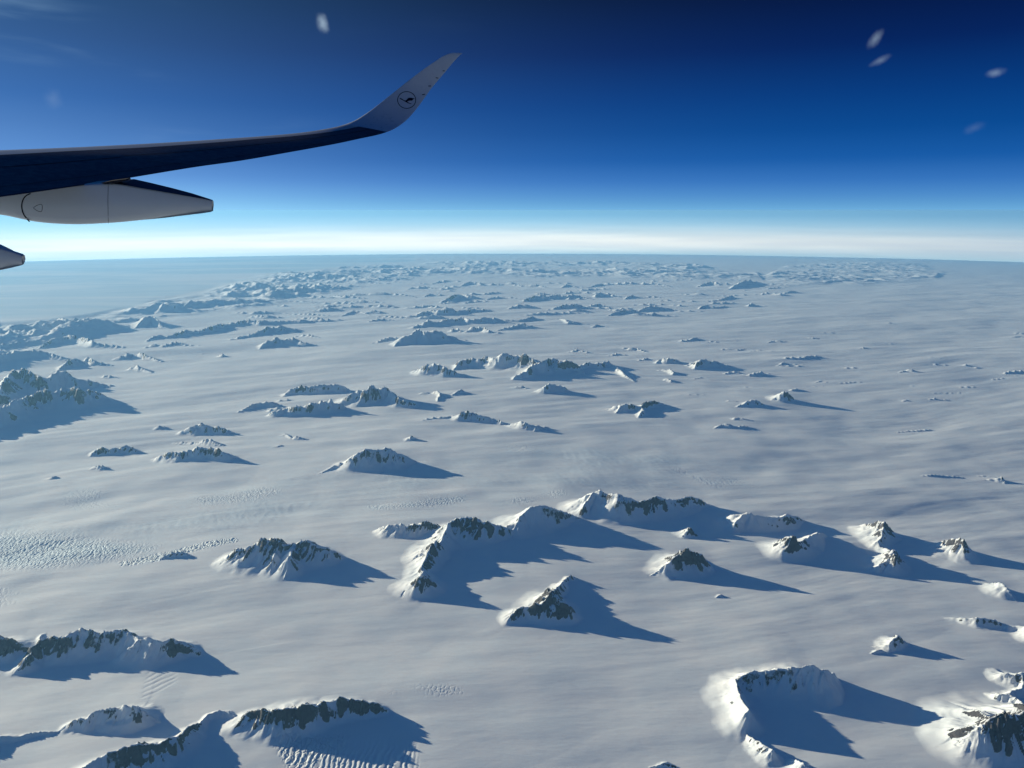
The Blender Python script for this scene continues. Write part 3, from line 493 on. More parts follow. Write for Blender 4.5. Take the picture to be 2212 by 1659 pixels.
('low rounded hill between the wide dark ridge and the mottled hill', FAR, [[(915,640,1),(930,632,6),(945,632,6),(960,638,1)]]),
('low pale ridge at the left of the far centre', FAR, [[(735,655,1),(760,650,4),(785,648,5),(805,652,1)]]),
('long dark hill with three soft tops, one row further out', FAR, [[(878,625,1),(892,619,4),(908,616,7),(922,617,5),(942,622,2)], [(945,625,1),(958,621,4),(970,618,6),(990,623,1)]]),
('long far ridge with a single dark knob', FAR, [[(992,618,1),(1005,610,5),(1018,606,6),(1040,609,5),(1065,611,4),(1085,614,3),(1110,612,4),(1130,616,3),(1148,612,7),(1162,614,5),(1190,621,1)]]),
('dark pyramid on the skyline of the far rows', FAR, [[(1212,621,1),(1220,615,5),(1226,610,9),(1236,614,5),(1246,619,2),(1265,618,2)]]),
('long low blue ridge right of the dark far pyramid', FAR, [[(1265,621,1),(1285,615,4),(1300,611,5),(1330,609,6),(1355,608,6),(1385,609,6),(1410,609,5),(1432,613,3),(1455,620,1)]]),
('faint blue ridge above the long dark far hills', FAR, [[(932,613,1),(950,606,4),(965,602,6),(982,605,3),(1000,608,1)]]),
]
RANGES = [
('crowded hazy blue coastal mountains along the edge of the frozen sea', [(-520,840),(-200,760),(-60,712),(20,694),(110,686),(200,678),(270,664),(335,648),(430,632),(520,606),(620,592),(760,580),(900,574),(980,584),(900,604),(780,622),(660,644),(560,664),(450,672),(360,682),(280,700),(220,716),(130,735),(60,750),(-60,790),(-200,850),(-520,930)], 900.0, 3600.0, 311, 14.0),
('dense row of tiny pale blue summits fading into the horizon haze', [(520,596),(700,580),(950,566),(1250,562),(1500,572),(1640,588),(1650,606),(1480,606),(1300,600),(1100,602),(900,604),(700,604)], 800.0, 6000.0, 412, 7.0),
('blue shaded patch of far broken relief under the horizon', [(1640,600),(1700,572),(1850,560),(1980,566),(2050,588),(2020,606),(1850,618),(1700,620)], 420.0, 4600.0, 513, 8.0),
]
SEA_POLY = [(-900,1100),(-520,850),(-200,765),(0,700),(110,692),(200,680),(300,660),(335,648),(430,630),(520,606),(620,592),(700,582),(900,566),(900,500),(-900,500)]
# polygon, depth, spacing, direction, soft edge, shader amount, raggedness, blue ice, seed
CREVASSES = [
 ([(572,1592),(640,1588),(720,1586),(820,1586),(885,1582),(905,1600),(915,1720),(640,1720),(610,1650)], 13.0, 105.0, R_(-6), 34.0, 0.0, 0.45, 0.0, 71),
 ([(572,1592),(640,1588),(720,1586),(760,1586),(760,1720),(640,1720),(610,1650)], 9.0, 75.0, R_(62), 12.0, 0.9, 0.7, 0.0, 72),
 ([(-80,1105),(120,1128),(260,1150),(360,1168),(330,1195),(210,1214),(80,1226),(-80,1218)], 17.0, 125.0, R_(22), 34.0, 0.8, 0.9, 0.6, 73),
 ([(-80,1230),(60,1255),(50,1290),(-80,1310)], 10.0, 120.0, R_(40), 20.0, 0.6, 0.6, 0.2, 74),
 ([(250,1205),(340,1190),(450,1166),(510,1160),(520,1172),(430,1190),(340,1212),(262,1220)], 24.0, 120.0, R_(30), 5.0, 1.0, 0.9, 0.3, 75),
 ([(400,1060),(560,1038),(640,1052),(560,1082),(440,1092)], 7.0, 170.0, R_(35), 16.0, 0.5, 0.7, 0.2, 76),
 ([(780,1088),(900,1078),(1060,1060),(1220,1052),(1240,1076),(1120,1092),(940,1100),(800,1106)], 6.0, 150.0, R_(25), 14.0, 0.6, 0.7, 0.3, 77),
 ([(1085,955),(1160,950),(1240,955),(1240,975),(1150,985),(1090,975)], 9.0, 190.0, R_(25), 10.0, 0.6, 0.7, 0.2, 78),
 ([(820,1500),(900,1478),(980,1480),(1020,1500),(940,1512),(860,1512)], 5.0, 90.0, R_(70), 10.0, 0.3, 0.5, 0.0, 79),
 ([(130,1040),(190,1030),(260,1052),(330,1062),(300,1085),(180,1092),(120,1075)], 7.0, 150.0, R_(55), 10.0, 0.4, 0.7, 0.2, 80),
 ([(1440,985),(1560,990),(1680,1030),(1660,1060),(1560,1050),(1440,1010)], 5.0, 170.0, R_(20), 18.0, 0.2, 0.6, 0.2, 81),
 ([(370,850),(460,845),(560,838),(560,856),(440,868),(380,868)], 7.0, 250.0, R_(10), 8.0, 0.2, 0.5, 0.1, 82),
 ([(315,1440),(385,1438),(385,1470),(330,1510),(300,1515)], 5.0, 160.0, R_(-40), 8.0, 0.0, 0.2, 0.0, 83),
]


sunv = (math.sin(SUN_AZ), math.cos(SUN_AZ))
def raise_mountain(idx, ridges, seed, rk=1.0):
    pts = [[ridge_point(*p) for p in r] for r in ridges]
    flat = np.array([p for r in pts for p in r])
    hmax = flat[:, 2].max(); hm = max(np.percentile(flat[:, 2], 70), 40.0)
    rr = np.hypot(flat[:, 0], flat[:, 1]); aa = np.arctan2(flat[:, 0], flat[:, 1])
    m = 5.0*hmax + 300
    i0 = max(np.searchsorted(Dr, rr.min()-m)-1, 0); i1 = min(np.searchsorted(Dr, rr.max()+m)+1, NR)
    da = m/max(rr.min()-m, 5000)
    j0 = max(np.searchsorted(az_f, aa.min()-da)-1, 0); j1 = min(np.searchsorted(az_f, aa.max()+da)+1, NC)
    if i1-i0 < 2 or j1-j0 < 2: return
    s = (slice(i0, i1), slice(j0, j1))
    x, y = X[s], Y[s]
    L = hm*2.6
    qx = x + 0.30*hm*pnoise(x/L, y/L, seed) + 0.13*hm*fbm(x/(L*.33), y/(L*.33), seed+3, 2)
    qy = y + 0.30*hm*pnoise(x/L, y/L, seed+1) + 0.13*hm*fbm(x/(L*.33), y/(L*.33), seed+4, 2)
    sc = np.zeros(x.shape); dc = np.zeros(x.shape); base_s = 0.0
    val = np.zeros(x.shape); hh = np.full(x.shape, 1.0); skirt = np.zeros(x.shape)
    for r in pts:
        if len(r) == 1: r = [r[0], (r[0][0]+1, r[0][1], r[0][2])]
        for (x0, y0, h0), (x1, y1, h1) in zip(r[:-1], r[1:]):
            dx, dy = x1-x0, y1-y0; LL = dx*dx+dy*dy+1e-6
            t = np.clip(((qx-x0)*dx+(qy-y0)*dy)/LL, 0, 1)
            ex = qx-(x0+t*dx); ey = qy-(y0+t*dy)
            d = np.hypot(ex, ey)+1e-3
            h = h0+(h1-h0)*t
            side = (ex*sunv[0]+ey*sunv[1])/d
            near = -ey/d
            wd = h*(1.42+0.32*side-0.16*near)
            p = np.clip(1-d/wd, 0, 1)**1.8
            c = h*p
            k = c > val
            val = np.where(k, c, val); hh = np.where(k, h, hh)
            sc = np.where(k, base_s+t*math.sqrt(LL)+0.6*hm*np.arctan2(ex, ey)*((t <= 0) | (t >= 1)), sc); dc = np.where(k, d, dc)
            sk = 0.065*h*(0.6+0.4*side)*np.exp(-(d/(h*(2.9+1.5*side-0.5*near)))**2)
            skirt = np.maximum(skirt, sk)
            base_s += math.sqrt(LL)
    mm = val/np.maximum(hh, 1)
    rg = ridged(x/(hm*1.5)+3, y/(hm*1.5), seed+7, 4, 0.45)
    val = val*(1 + 0.55*(0.5+0.5*rk)*(rg-0.62)*np.clip(mm*(1.15-mm)*2.6, 0, 1))
    gy = fbm(sc/(hm*0.42)+seed, dc/(hm*2.4), seed+21, 3, 0.55)
    val = val*(1 + 0.62*(0.35+0.65*rk)*gy*np.clip(mm*(1.08-mm)*2.6, 0, 1) + 0.05*gy*mm)
    val = val*(1 + 0.10*fbm(x/(hm*0.8), y/(hm*0.8), seed+9, 2))
    tot = np.maximum(val, 0) + skirt*np.clip(1-mm*1.4, 0, 1)
    cur = H[s]-Hb[s]
    k = tot > cur
    H[s] = np.where(k, Hb[s]+tot, H[s])
    mfrac[s] = np.where(k, np.clip(mm, 0, 1), mfrac[s])
    gul[s] = np.where(k, gy, gul[s]); rockm[s] = np.where(k, rk, rockm[s])
    own = (mm > 0.03) & (val > rscore[s])
    region[s] = np.where(own, idx, region[s]); rscore[s] = np.where(own, val, rscore[s])

ROCKY = {'big crescent': 0.25, 'smooth dark dome': 0.3, 'low smooth shoulder': 0.0, 'white domed': 0.7, 'flat topped': 0.4, 'barely': 0.0, 'string of': 0.0,
         'snowy massif': 0.3, 'small smooth dome': 0.1, 'smooth gentle': 0.1, 'shallow shaded': 0.2, 'small bright': 0.4, 'little shaded': 0.2, 'twin peaked': 0.6,
         'bright tilted': 0.3, 'chain of lit': 0.5, 'central ridge': 0.75, 'huge bright': 0.8, 'smooth': 0.2, 'low ': 0.4, 'long hazy': 0.2, 'hazy': 0.2, 'rounded dark mountain': 0.6}
def rockiness(label):
    for k_, v_ in ROCKY.items():
        if label.startswith(k_): return v_
    return 0.15 if 'hummock' in label else 1.0
rockm = np.ones(H.shape)
rs = np.random.RandomState(21)
for _ in range(34):     # half buried hummocks on the wide right hand plain
    v_ = 622 + 250*rs.rand(); u_ = 1480+760*rs.rand(); L_ = (8+18*rs.rand())*(0.6+(v_-600)/260); hp_ = (0.8+3.0*rs.rand()**2)*(0.6+(v_-600)/300)
    n_ = 4; pts_ = [(u_+L_*(q_/3-0.5)*2, v_+rs.uniform(-1.5, 1.5)-max(.5, hp_*math.sin(math.pi*(q_+.4)/3.8)), max(.5, hp_*math.sin(math.pi*(q_+.4)/3.8))) for q_ in range(n_)]
    MOUNTAINS.append(('low half buried snow hummock on the wide plain at the right', 'snow hummocks scattered on the right hand plain', [pts_]))
rs = np.random.RandomState(7)
for _ in range(84):     # low hazy ridges of the crowded far rows
    v_ = 582 + 110*rs.rand()**1.1; u_ = 560+1160*rs.rand() if v_ < 640 else 520+1080*rs.rand()
    n_ = rs.randint(4, 8); L_ = (14+40*rs.rand())*(0.5+(v_-560)/130); hp_ = 1.6+ (v_-575)/130*7*(0.4+rs.rand())
    sl_ = rs.uniform(-0.06, 0.05); pts_ = []
    for q_ in range(n_):
        f_ = q_/(n_-1); e_ = math.sin(math.pi*f_)**0.6
        hh_ = max(0.8, hp_*e_*(0.55+0.6*rs.rand()))
        pts_.append((u_+L_*(f_-0.5)*2, v_+sl_*L_*f_*2-hh_+rs.uniform(-.6, .6), hh_))
    MOUNTAINS.append(('low hazy snow ridge in the crowded far rows', 'low hazy ridges crowding the far ice', [pts_]))
for k, (label, group, ridges) in enumerate(MOUNTAINS):
    raise_mountain(k, ridges, 100+k*13, rockiness(label))
NM = len(MOUNTAINS)
print('mountains', time.time()-T0)

# dense ranges that stand too far away to tell every summit apart
def raise_range(idx, poly, height, lam, seed, soft, thr=0.25, stretch=1.6):
    m = poly_mask(poly, soft)
    r = ridged(X/(lam*stretch), Y/lam, seed, 5, 0.5)
    big = sstep(fbm(X/(lam*4.5), Y/(lam*3), seed+50, 2), -0.5, 0.4)
    h = height*np.clip((r-thr)/(1-thr), 0, 1)**1.25*m*(0.25+1.0*big)
    k = h+Hb > H
    H[:] = np.where(k, Hb+h, H)
    f = h/height
    own = (m > 0.30) & (h > 0.04*height) & (region < 0)
    region[own] = idx
    mfrac[:] = np.where(k & (m > 0.2), np.clip(f*1.2, 0, 1), mfrac)
for j, (label, poly, height, lam, seed, soft) in enumerate(RANGES):
    raise_range(NM+j, poly, height, lam, seed, soft)
NRG = len(RANGES)
SEA_ID = NM+NRG
sea_m = poly_mask(SEA_POLY, 6.0)
sea_sel = (sea_m > 0.5) & (region < 0)
H = H*(1-np.where(region < 0, sea_m, 0)) - 60*np.where(region < 0, sea_m, 0)
region[sea_sel] = SEA_ID
print('ranges', time.time()-T0)

# crevasse fields
def crevasses(poly, amp_geo, lam, rot, soft, amount, jag=0.35, icy=0.0, geo_seed=71):
    m = poly_mask(poly, soft)
    c, s_ = math.cos(rot), math.sin(rot)
    a = X*c+Y*s_; b = -X*s_+Y*c
    a = a + jag*lam*2.5*fbm(X/(lam*7), Y/(lam*7), geo_seed, 2) + jag*lam*fbm(X/(lam*1.3), Y/(lam*2.2), geo_seed+2, 2)
    rb = np.abs(((a/lam) % 1.0)*2-1)
    rb = sstep(rb, 0.0, 0.75)
    rb = rb*(1+0.4*pnoise(a/lam, b/(lam*2.0), geo_seed+5))
    if geo_seed not in (73, 75): m = m*sstep(fbm(X/(lam*14), Y/(lam*9), geo_seed+9, 3), -0.45, 0.35)
    np.add(H, amp_geo*m*(rb-1.0), out=H)
    np.maximum(crev, m*amount, out=crev)
    np.maximum(ice, m*icy, out=ice)
for c_ in CREVASSES: crevasses(*c_)
# the whole ice stream between the two mountain groups is faintly broken and ribbed
ms = poly_mask([(-300,1010),(60,1075),(420,1030),(800,1010),(1250,940),(1700,960),(1720,1060),(1250,1070),(900,1110),(620,1140),(300,1200),(60,1225),(-300,1250)], 45.0)
ms = ms*sstep(fbm(X/5200, Y/2600, 811, 3), -0.35, 0.4)
a_ = X*math.cos(R_(24))+Y*math.sin(R_(24)); b_ = -X*math.sin(R_(24))+Y*math.cos(R_(24))
H += 8.0*ms*(ridged(a_/330, b_/800, 812, 3, 0.6)-0.6)
ice = np.maximum(ice, 0.35*ms)
print('crevasses', time.time()-T0)

Z = Zc + H
P = np.stack([X, Y, Z], -1)
gr = np.gradient(P, axis=0); gc = np.gradient(P, axis=1)
N = np.cross(gc, gr); N /= np.linalg.norm(N, axis=-1, keepdims=True)
N *= np.sign(N[..., 2:3])
slope = np.degrees(np.arccos(np.clip(N[..., 2], -1, 1)))
nz = fbm(X/420, Y/420, 900, 3)
rock = rockm**0.5*sstep(slope + 12*nz + 20*gul - 7*(1-rockm), 40, 51)*sstep(mfrac + 0.25*nz + 0.25*gul, 0.20, 0.44)
rock = rock*(0.25+0.75*sstep(fbm(X/1500, Y/1500, 77, 3)+0.35*gul, -0.30, 0.12))
print('normals', time.time()-T0)

def build_mesh(name, Pv, Nv, quads, attrs, mat):
    used = np.zeros(len(Pv), bool); used[quads.ravel()] = True
    ids = np.nonzero(used)[0]; remap = np.zeros(len(Pv), np.int32); remap[ids] = np.arange(len(ids), dtype=np.int32)
    q = remap[quads]
    me = bpy.data.meshes.new(name)
    me.vertices.add(len(ids)); me.loops.add(q.size); me.polygons.add(len(q))
    me.vertices.foreach_set('co', Pv[ids].astype(np.float32).ravel())
    me.loops.foreach_set('vertex_index', q.ravel().astype(np.int32))
    me.polygons.foreach_set('loop_start', np.arange(0, q.size, 4, dtype=np.int32))
    me.polygons.foreach_set('loop_total', np.full(len(q), 4, np.int32))
    me.polygons.foreach_set('use_smooth', np.ones(len(q), bool))
    for an, av in attrs.items():
        at = me.attributes.new(an, 'FLOAT', 'POINT'); at.data.foreach_set('value', av[ids].astype(np.float32))
    me.update(calc_edges=True)
    me.normals_split_custom_set_from_vertices(Nv[ids].astype(np.float32))
    me.materials.append(mat)
    o = bpy.data.objects.new(name, me); C.collection.objects.link(o)
    return o

ii = np.arange(NR*NC).reshape(NR, NC)
quads = np.stack([ii[:-1, :-1], ii[:-1, 1:], ii[1:, 1:], ii[1:, :-1]], -1).reshape(-1, 4)
freg = region[:-1, :-1].ravel()
Pv = P.reshape(-1, 3); Nv = N.reshape(-1, 3)
attrs = {'rock': rock.ravel(), 'crevasse': crev.ravel(), 'ice': ice.ravel()}

# the rest of the ice all round the aircraft, coarser, sharing the seam rings
Dc, Ac, Xc, Yc = make_grid(az_c)
Pc = np.stack([Xc, Yc, -HC - Dc*Dc/(2*RE) + base_height(Xc, Yc, Dc)], -1)
Pc[:, 0] = P[:, -1]; Pc[:, -1] = P[:, 0]
g1 = np.gradient(Pc, axis=0); g2 = np.gradient(Pc, axis=1)
Ncn = np.cross(g2, g1); Ncn /= np.linalg.norm(Ncn, axis=-1, keepdims=True); Ncn *= np.sign(Ncn[..., 2:3])
off = len(Pv); nr, nc = Dc.shape
jj = np.arange(nr*nc).reshape(nr, nc)+off
qc = np.stack([jj[:-1, :-1], jj[:-1, 1:], jj[1:, 1:], jj[1:, :-1]], -1).reshape(-1, 4)
# inner disc under the aircraft, closing the hole
ring = np.concatenate([ii[0, :], jj[0, 1:]]); step = 6
inner_r = [0.75, 0.5, 0.25, 0.02]
rp = np.concatenate([P[0], Pc[0, 1:]]); inn = []; qi = []; prev = ring; o2 = off + nr*nc
for f_ in inner_r:
    p = rp.copy(); p[:, :2] *= f_; d = np.hypot(p[:, 0], p[:, 1]); p[:, 2] = -HC - d*d/(2*RE) + base_height(p[:, 0], p[:, 1], d)
    cur = np.arange(len(p))+o2; o2 += len(p); inn.append(p)
    qi.append(np.stack([cur[:-1], cur[1:], prev[1:], prev[:-1]], -1)); prev = cur
inn = np.concatenate(inn); qi = np.concatenate(qi)
Pall = np.concatenate([Pv, Pc.reshape(-1, 3), inn]); up = np.zeros_like(inn); up[:, 2] = 1
Nall = np.concatenate([Nv, Ncn.reshape(-1, 3), up])
ext = len(Pall)-len(Pv)
attall = {k_: np.concatenate([v_, np.zeros(ext)]) for k_, v_ in attrs.items()}
qs = np.concatenate([quads[freg == -1], qc, qi])
o = build_mesh('snow_field', Pall, Nall, qs, attall, SNOW)
o['kind'] = 'structure'; o['label'] = 'wide undulating white ice sheet with crevasse fields between the mountains'
print('snow field', time.time()-T0)
order = np.argsort(freg, kind='stable'); sf = freg[order]
for k, (label, group, ridges) in enumerate(MOUNTAINS):
    a, b = np.searchsorted(sf, k), np.searchsorted(sf, k+1)
    if b-a < 1: continue
    o = build_mesh('mountain', Pv, Nv, quads[order[a:b]], attrs, SNOW)
    o['kind'] = 'structure'; o['label'] = label; o['group'] = group; o['category'] = 'mountain'
for j, rg in enumerate(RANGES):
    o = build_mesh('mountain_range', Pv, Nv, quads[freg == NM+j], attrs, SNOW)
    o['kind'] = 'structure'; o['label'] = rg[0]
o = build_mesh('sea', Pv, Nv, quads[freg == SEA_ID], attrs, SEA)
o['kind'] = 'structure'; o['label'] = 'pale blue frozen sea with white streaks beyond the coastal mountains'
print('terrain done', time.time()-T0)

def obj(name, verts, faces, mat, parent=None, smooth=True):
    me = bpy.data.meshes.new(name); me.from_pydata([tuple(v) for v in verts], [], faces)
    me.update()
    if smooth: me.polygons.foreach_set('use_smooth', [True]*len(me.polygons))
    me.materials.append(mat)
    o = bpy.data.objects.new(name, me); C.collection.objects.link(o)
    if parent: o.parent = parent; o.matrix_parent_inverse = parent.matrix_world.inverted()
    return o

def paint(name, colr, rough, streak=0.06, lines=False):
    m, t, b = material(name)
    pos = t.add('ShaderNodeNewGeometry').outputs['Position']
    n = t.noise(t.mapping(pos, scale=(0.6, 2.0, 3.0)), 1.0, 4, 0.6)
    g = t.noise(pos, 7.0, 4, 0.7)
    f = t.math('ADD', t.math('MULTIPLY', n, streak*1.2), t.math('MULTIPLY', g, streak))
    c = t.mix(t.maprange(f, 0.0, streak*2.2, 0, 1, smooth=False), tuple(x*0.86 for x in colr), colr)
    t.link(c, b.inputs['Base Color'])
    t.link(t.maprange(g, 0.3, 0.7, rough*0.85, rough*1.2), b.inputs['Roughness'])
    b.inputs['Coat Weight'].default_value = 0.0 if colr[0] < 0.1 else 0.3; b.inputs['Specular IOR Level'].default_value = 0.12 if colr[0] < 0.1 else 0.35; b.inputs['Coat Roughness'].default_value = 0.12
    return m
WHITE = paint('pale_grey_paint', (0.50, 0.52, 0.54), 0.35)
WLET = paint('winglet_paint', (0.50, 0.54, 0.60), 0.3)
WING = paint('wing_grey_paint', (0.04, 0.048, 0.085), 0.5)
SLAT = paint('bare_leading_edge_metal', (0.40, 0.41, 0.43), 0.35)
DARK = paint('dark_seal', (0.015, 0.017, 0.025), 0.6)
NAVY = paint('navy_emblem_paint', (0.004, 0.006, 0.02), 0.5, 0.01)

root = bpy.data.objects.new('aircraft_wing', None); C.collection.objects.link(root)
root.location = (-9, 12, 0.4); bpy.context.view_layer.update()
root['label'] = 'dark aircraft wing curving up to a pale winglet with a crane emblem, two fairings underneath'
root['category'] = 'aircraft wing'

# stations: leading edge (u,v), trailing edge (u,v), distance outboard, thickness ratio
ST = [(-1010,372,-110,441,10.6,.10), (-704,358,0,426.5,11.4,.10), (-300,346,210,396,13.2,.095), (0,335,411,363,15.0,.09),
      (200,323,520,347.5,16.5,.085), (367,312.5,626,329,18.0,.08), (470,305,690,317.5,19.1,.08), (554,298,732,309.5,20.0,.075),
      (640,289.5,778,299.5,21.1,.075), (706,279,812,292.3,22.0,.075), (738,271.5,836,285.2,22.45,.07), (764,261.5,853,277.5,22.85,.065),
      (786,248.5,869,267,23.2,.06), (809,232.5,884,253.5,23.5,.055), (841,207.2,902,232,23.85,.05), (875,180,919.5,208,24.15,.045),
      (898,162.3,930,193,24.3,.045), (919,146.8,940.5,180,24.45,.04), (941,131.8,959.5,158,24.6,.04), (957,121.5,975,139,24.72,.035),
      (972,115.4,990,122.5,24.8,.03), (986,114,998.5,115,24.85,.02)]
def section(le, te, nrm, th):
    """closed aerofoil loop: top from leading to trailing edge, then back underneath"""
    c = te-le; out = []
    for k in range(13):
        s = (1-math.cos(math.pi*k/12))/2
        y = 5*th*(0.2969*math.sqrt(s)-0.126*s-0.3516*s*s+0.2843*s**3-0.1015*s**4)
        out.append(le + c*s + nrm*(y*c.length*1.0))
    for k in range(11, 0, -1):
        s = (1-math.cos(math.pi*k/12))/2
        y = 5*th*(0.2969*math.sqrt(s)-0.126*s-0.3516*s*s+0.2843*s**3-0.1015*s**4)
        out.append(le + c*s - nrm*(y*c.length*0.75))
    return out
# resample the stations smoothly (Catmull-Rom)
def cr(p0, p1, p2, p3, t):
    return 0.5*((2*p1)+(-p0+p2)*t+(2*p0-5*p1+4*p2-p3)*t*t+(-p0+3*p1-3*p2+p3)*t**3)
stv = [np.array(s, float) for s in ST]; fine = []
for i in range(len(stv)-1):
    p = [stv[max(i-1, 0)], stv[i], stv[i+1], stv[min(i+2, len(stv)-1)]]
    for k in range(4): fine.append(cr(*p, k/4))
fine.append(stv[-1])
les = [point(s[0], s[1], s[4]) for s in fine]; tes = [point(s[2], s[3], s[4]) for s in fine]
secs = []
for i, s in enumerate(fine):
    j0, j1 = max(i-1, 0), min(i+1, len(fine)-1)
    span = ((les[j1]+tes[j1])-(les[j0]+tes[j0])).normalized()
    ch = (tes[i]-les[i]).normalized()
    n = ch.cross(span)
    n.normalize()
    if n.dot(Vector((0, -0.6, 0.8))) < 0: n = -n
    secs.append(section(les[i], tes[i], n, s[5]))
M_ = len(secs[0])
SPLIT = next(i for i, s in enumerate(fine) if s[4] >= 22.4)
SPL2 = next(i for i, s in enumerate(fine) if s[4] >= 23.15)
def loft(name, a, b, cols, mat, parent):
    vs_, fs = [], []
    for i in range(a, b+1): vs_ += [secs[i][c % M_] for c in cols]
    n = len(cols)
    for i in range(b-a):
        for k in range(n-1):
            q = (i*n+k, i*n+k+1, (i+1)*n+k+1, (i+1)*n+k)
            fs.append(q)
    return obj(name, vs_, fs, mat, parent)
ALL = list(range(M_))+[0]
FRONT = list(range(M_-5, M_))+list(range(0, 6))     # nose of the section, top back to about 37 percent
BACK = list(range(5, M_-4))
slat = loft('leading_edge', 0, SPLIT, FRONT, SLAT, root)
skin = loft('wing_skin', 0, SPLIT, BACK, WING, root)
wl = loft('winglet', SPLIT, len(fine)-1, ALL, WLET, root)
# tip cap
obj('wing_tip_cap', secs[-1], [tuple(range(M_))], WLET, root)

def on_top(i, k, lift=0.004):
    """a point on the top surface: station i (float), chord sample k (float), raised a few millimetres"""
    i0 = int(i); fi = i-i0; k0 = int(k); fk = k-k0
    i1 = min(i0+1, len(fine)-1); k1 = min(k0+1, 12)
    p = (secs[i0][k0]*(1-fk)+secs[i0][k1]*fk)*(1-fi)+(secs[i1][k0]*(1-fk)+secs[i1][k1]*fk)*fi
    a = secs[i1][k0]-secs[i0][k0] if i1 != i0 else secs[i0][k0]-secs[i0-1][k0]
    b = secs[i0][k1]-secs[i0][k0] if k1 != k0 else secs[i0][k0]-secs[i0][k0-1]
    n = a.cross(b).normalized()
    if n.dot(Vector((0, -0.6, 0.8))) < 0: n = -n
    return p+n*lift
def strip(name, path, wdt, mat, parent, lift=0.004):
    """narrow flat band along (station, chord) points"""
    P3 = [on_top(i, k, lift) for i, k in path]; vs_, fs = [], []
    for a in range(len(P3)):
        d = (P3[min(a+1, len(P3)-1)]-P3[max(a-1, 0)]).normalized()
        i, k = path[a]; n = (on_top(i, k, 0.05)-on_top(i, k, 0.0)).normalized()
        s = d.cross(n).normalized()*wdt/2
        vs_ += [P3[a]-s, P3[a]+s]
    for a in range(len(P3)-1): fs.append((2*a, 2*a+1, 2*a+3, 2*a+2))
    return obj(name, vs_, fs, mat, parent)
S_ = float(SPLIT)
for x0, x1 in ((0.5, S_*0.30), (S_*0.31, S_*0.62), (S_*0.63, S_*0.98)):
    n = 14
    strip('spoiler_hinge_gap', [(x0+(x1-x0)*j/n, 6.9+0.2*j/n) for j in range(n+1)], 0.030, DARK, root)
strip('slat_gap', [(0.5+(S_-1.5)*j/30, 5.02) for j in range(31)], 0.016, DARK, root)
for ii_ in (S_*0.30, S_*0.62, S_*0.80):
    strip('aileron_gap', [(ii_+0.8*j/8, 8.2+3.6*j/8) for j in range(9)], 0.022, DARK, root)
strip('flap_gap', [(1.0+(S_-3)*j/24, 9.6) for j in range(25)], 0.014, DARK, root)

# emblem on the inboard face of the winglet
wb = BVHTree.FromPolygons([v.co.copy() for v in wl.data.vertices], [tuple(p.vertices) for p in wl.data.polygons])
mw = wl.matrix_world
def on_winglet(u, v):
    x, y, z = ray(u, v); d = Vector((x, y, z)).normalized()
    h = wb.ray_cast(Vector((0, 0, 0)), d)
    p = h[0] if h[0] is not None else d*24.3
    n = h[1] if h[0] is not None else -d
    if n.dot(d) > 0: n = -n
    return p + n*0.006
EC = (878.4, 216.3)
def em(x, y):  # emblem units from the enlarged photo, centre 1125,1000
    return EC[0]+(x-1125)*0.0297, EC[1]+(y-1000)*0.0297
ring_v, ring_f = [], []
for k in range(64):
    a = 2*math.pi*k/64
    for r in (1.0, 0.93):
        ring_v.append(on_winglet(*em(1125+682*r*math.cos(a), 1000+632*r*math.sin(a))))
for k in range(64):
    q = (2*k, 2*k+1, (2*k+3) % 128, (2*k+2) % 128); ring_f.append(q)
emblem = obj('emblem_ring', ring_v, ring_f, NAVY, wl, False)
bird = [(612,880),(660,862),(715,868),(790,915),(870,970),(945,1020),(1010,1038),(1060,1030),(1110,995),(1165,940),(1210,880),(1245,850),(1330,838),(1440,832),
        (1540,855),(1620,878),(1725,880),(1650,920),(1590,960),(1545,1015),(1500,1048),(1420,1046),(1340,1045),(1260,1062),(1185,1095),(1190,1130),(1260,1180),
        (1330,1230),(1400,1250),(1490,1262),(1470,1290),(1410,1300),(1340,1275),(1240,1235),(1140,1190),(1040,1135),(940,1080),(840,1020),(740,970),(640,920)]
from mathutils.geometry import tessellate_polygon
tri = tessellate_polygon([[Vector((x, -y, 0)) for x, y in bird]])
obj('emblem_bird', [on_winglet(*em(x, y)) for x, y in bird], [tuple(t) for t in tri], NAVY, wl, False)
# small fixing marks along the winglet trailing edge
for (u0, v0), (u1, v1) in (((941,168),(947,169)), ((925,186),(931,186)), ((912,204.8),(918,203.8)), ((956,153),(961,153.5))):
    if wb.ray_cast(Vector((0,0,0)), Vector(ray(u1, v1)).normalized())[0] is None: continue
    a, b = on_winglet(u0, v0), on_winglet(u1, v1); up_ = Vector((0, 0, 0.012))
    obj('static_wick_mount', [a-up_, b-up_, b+up_, a+up_], [(0, 1, 2, 3)], DARK, wl, False)

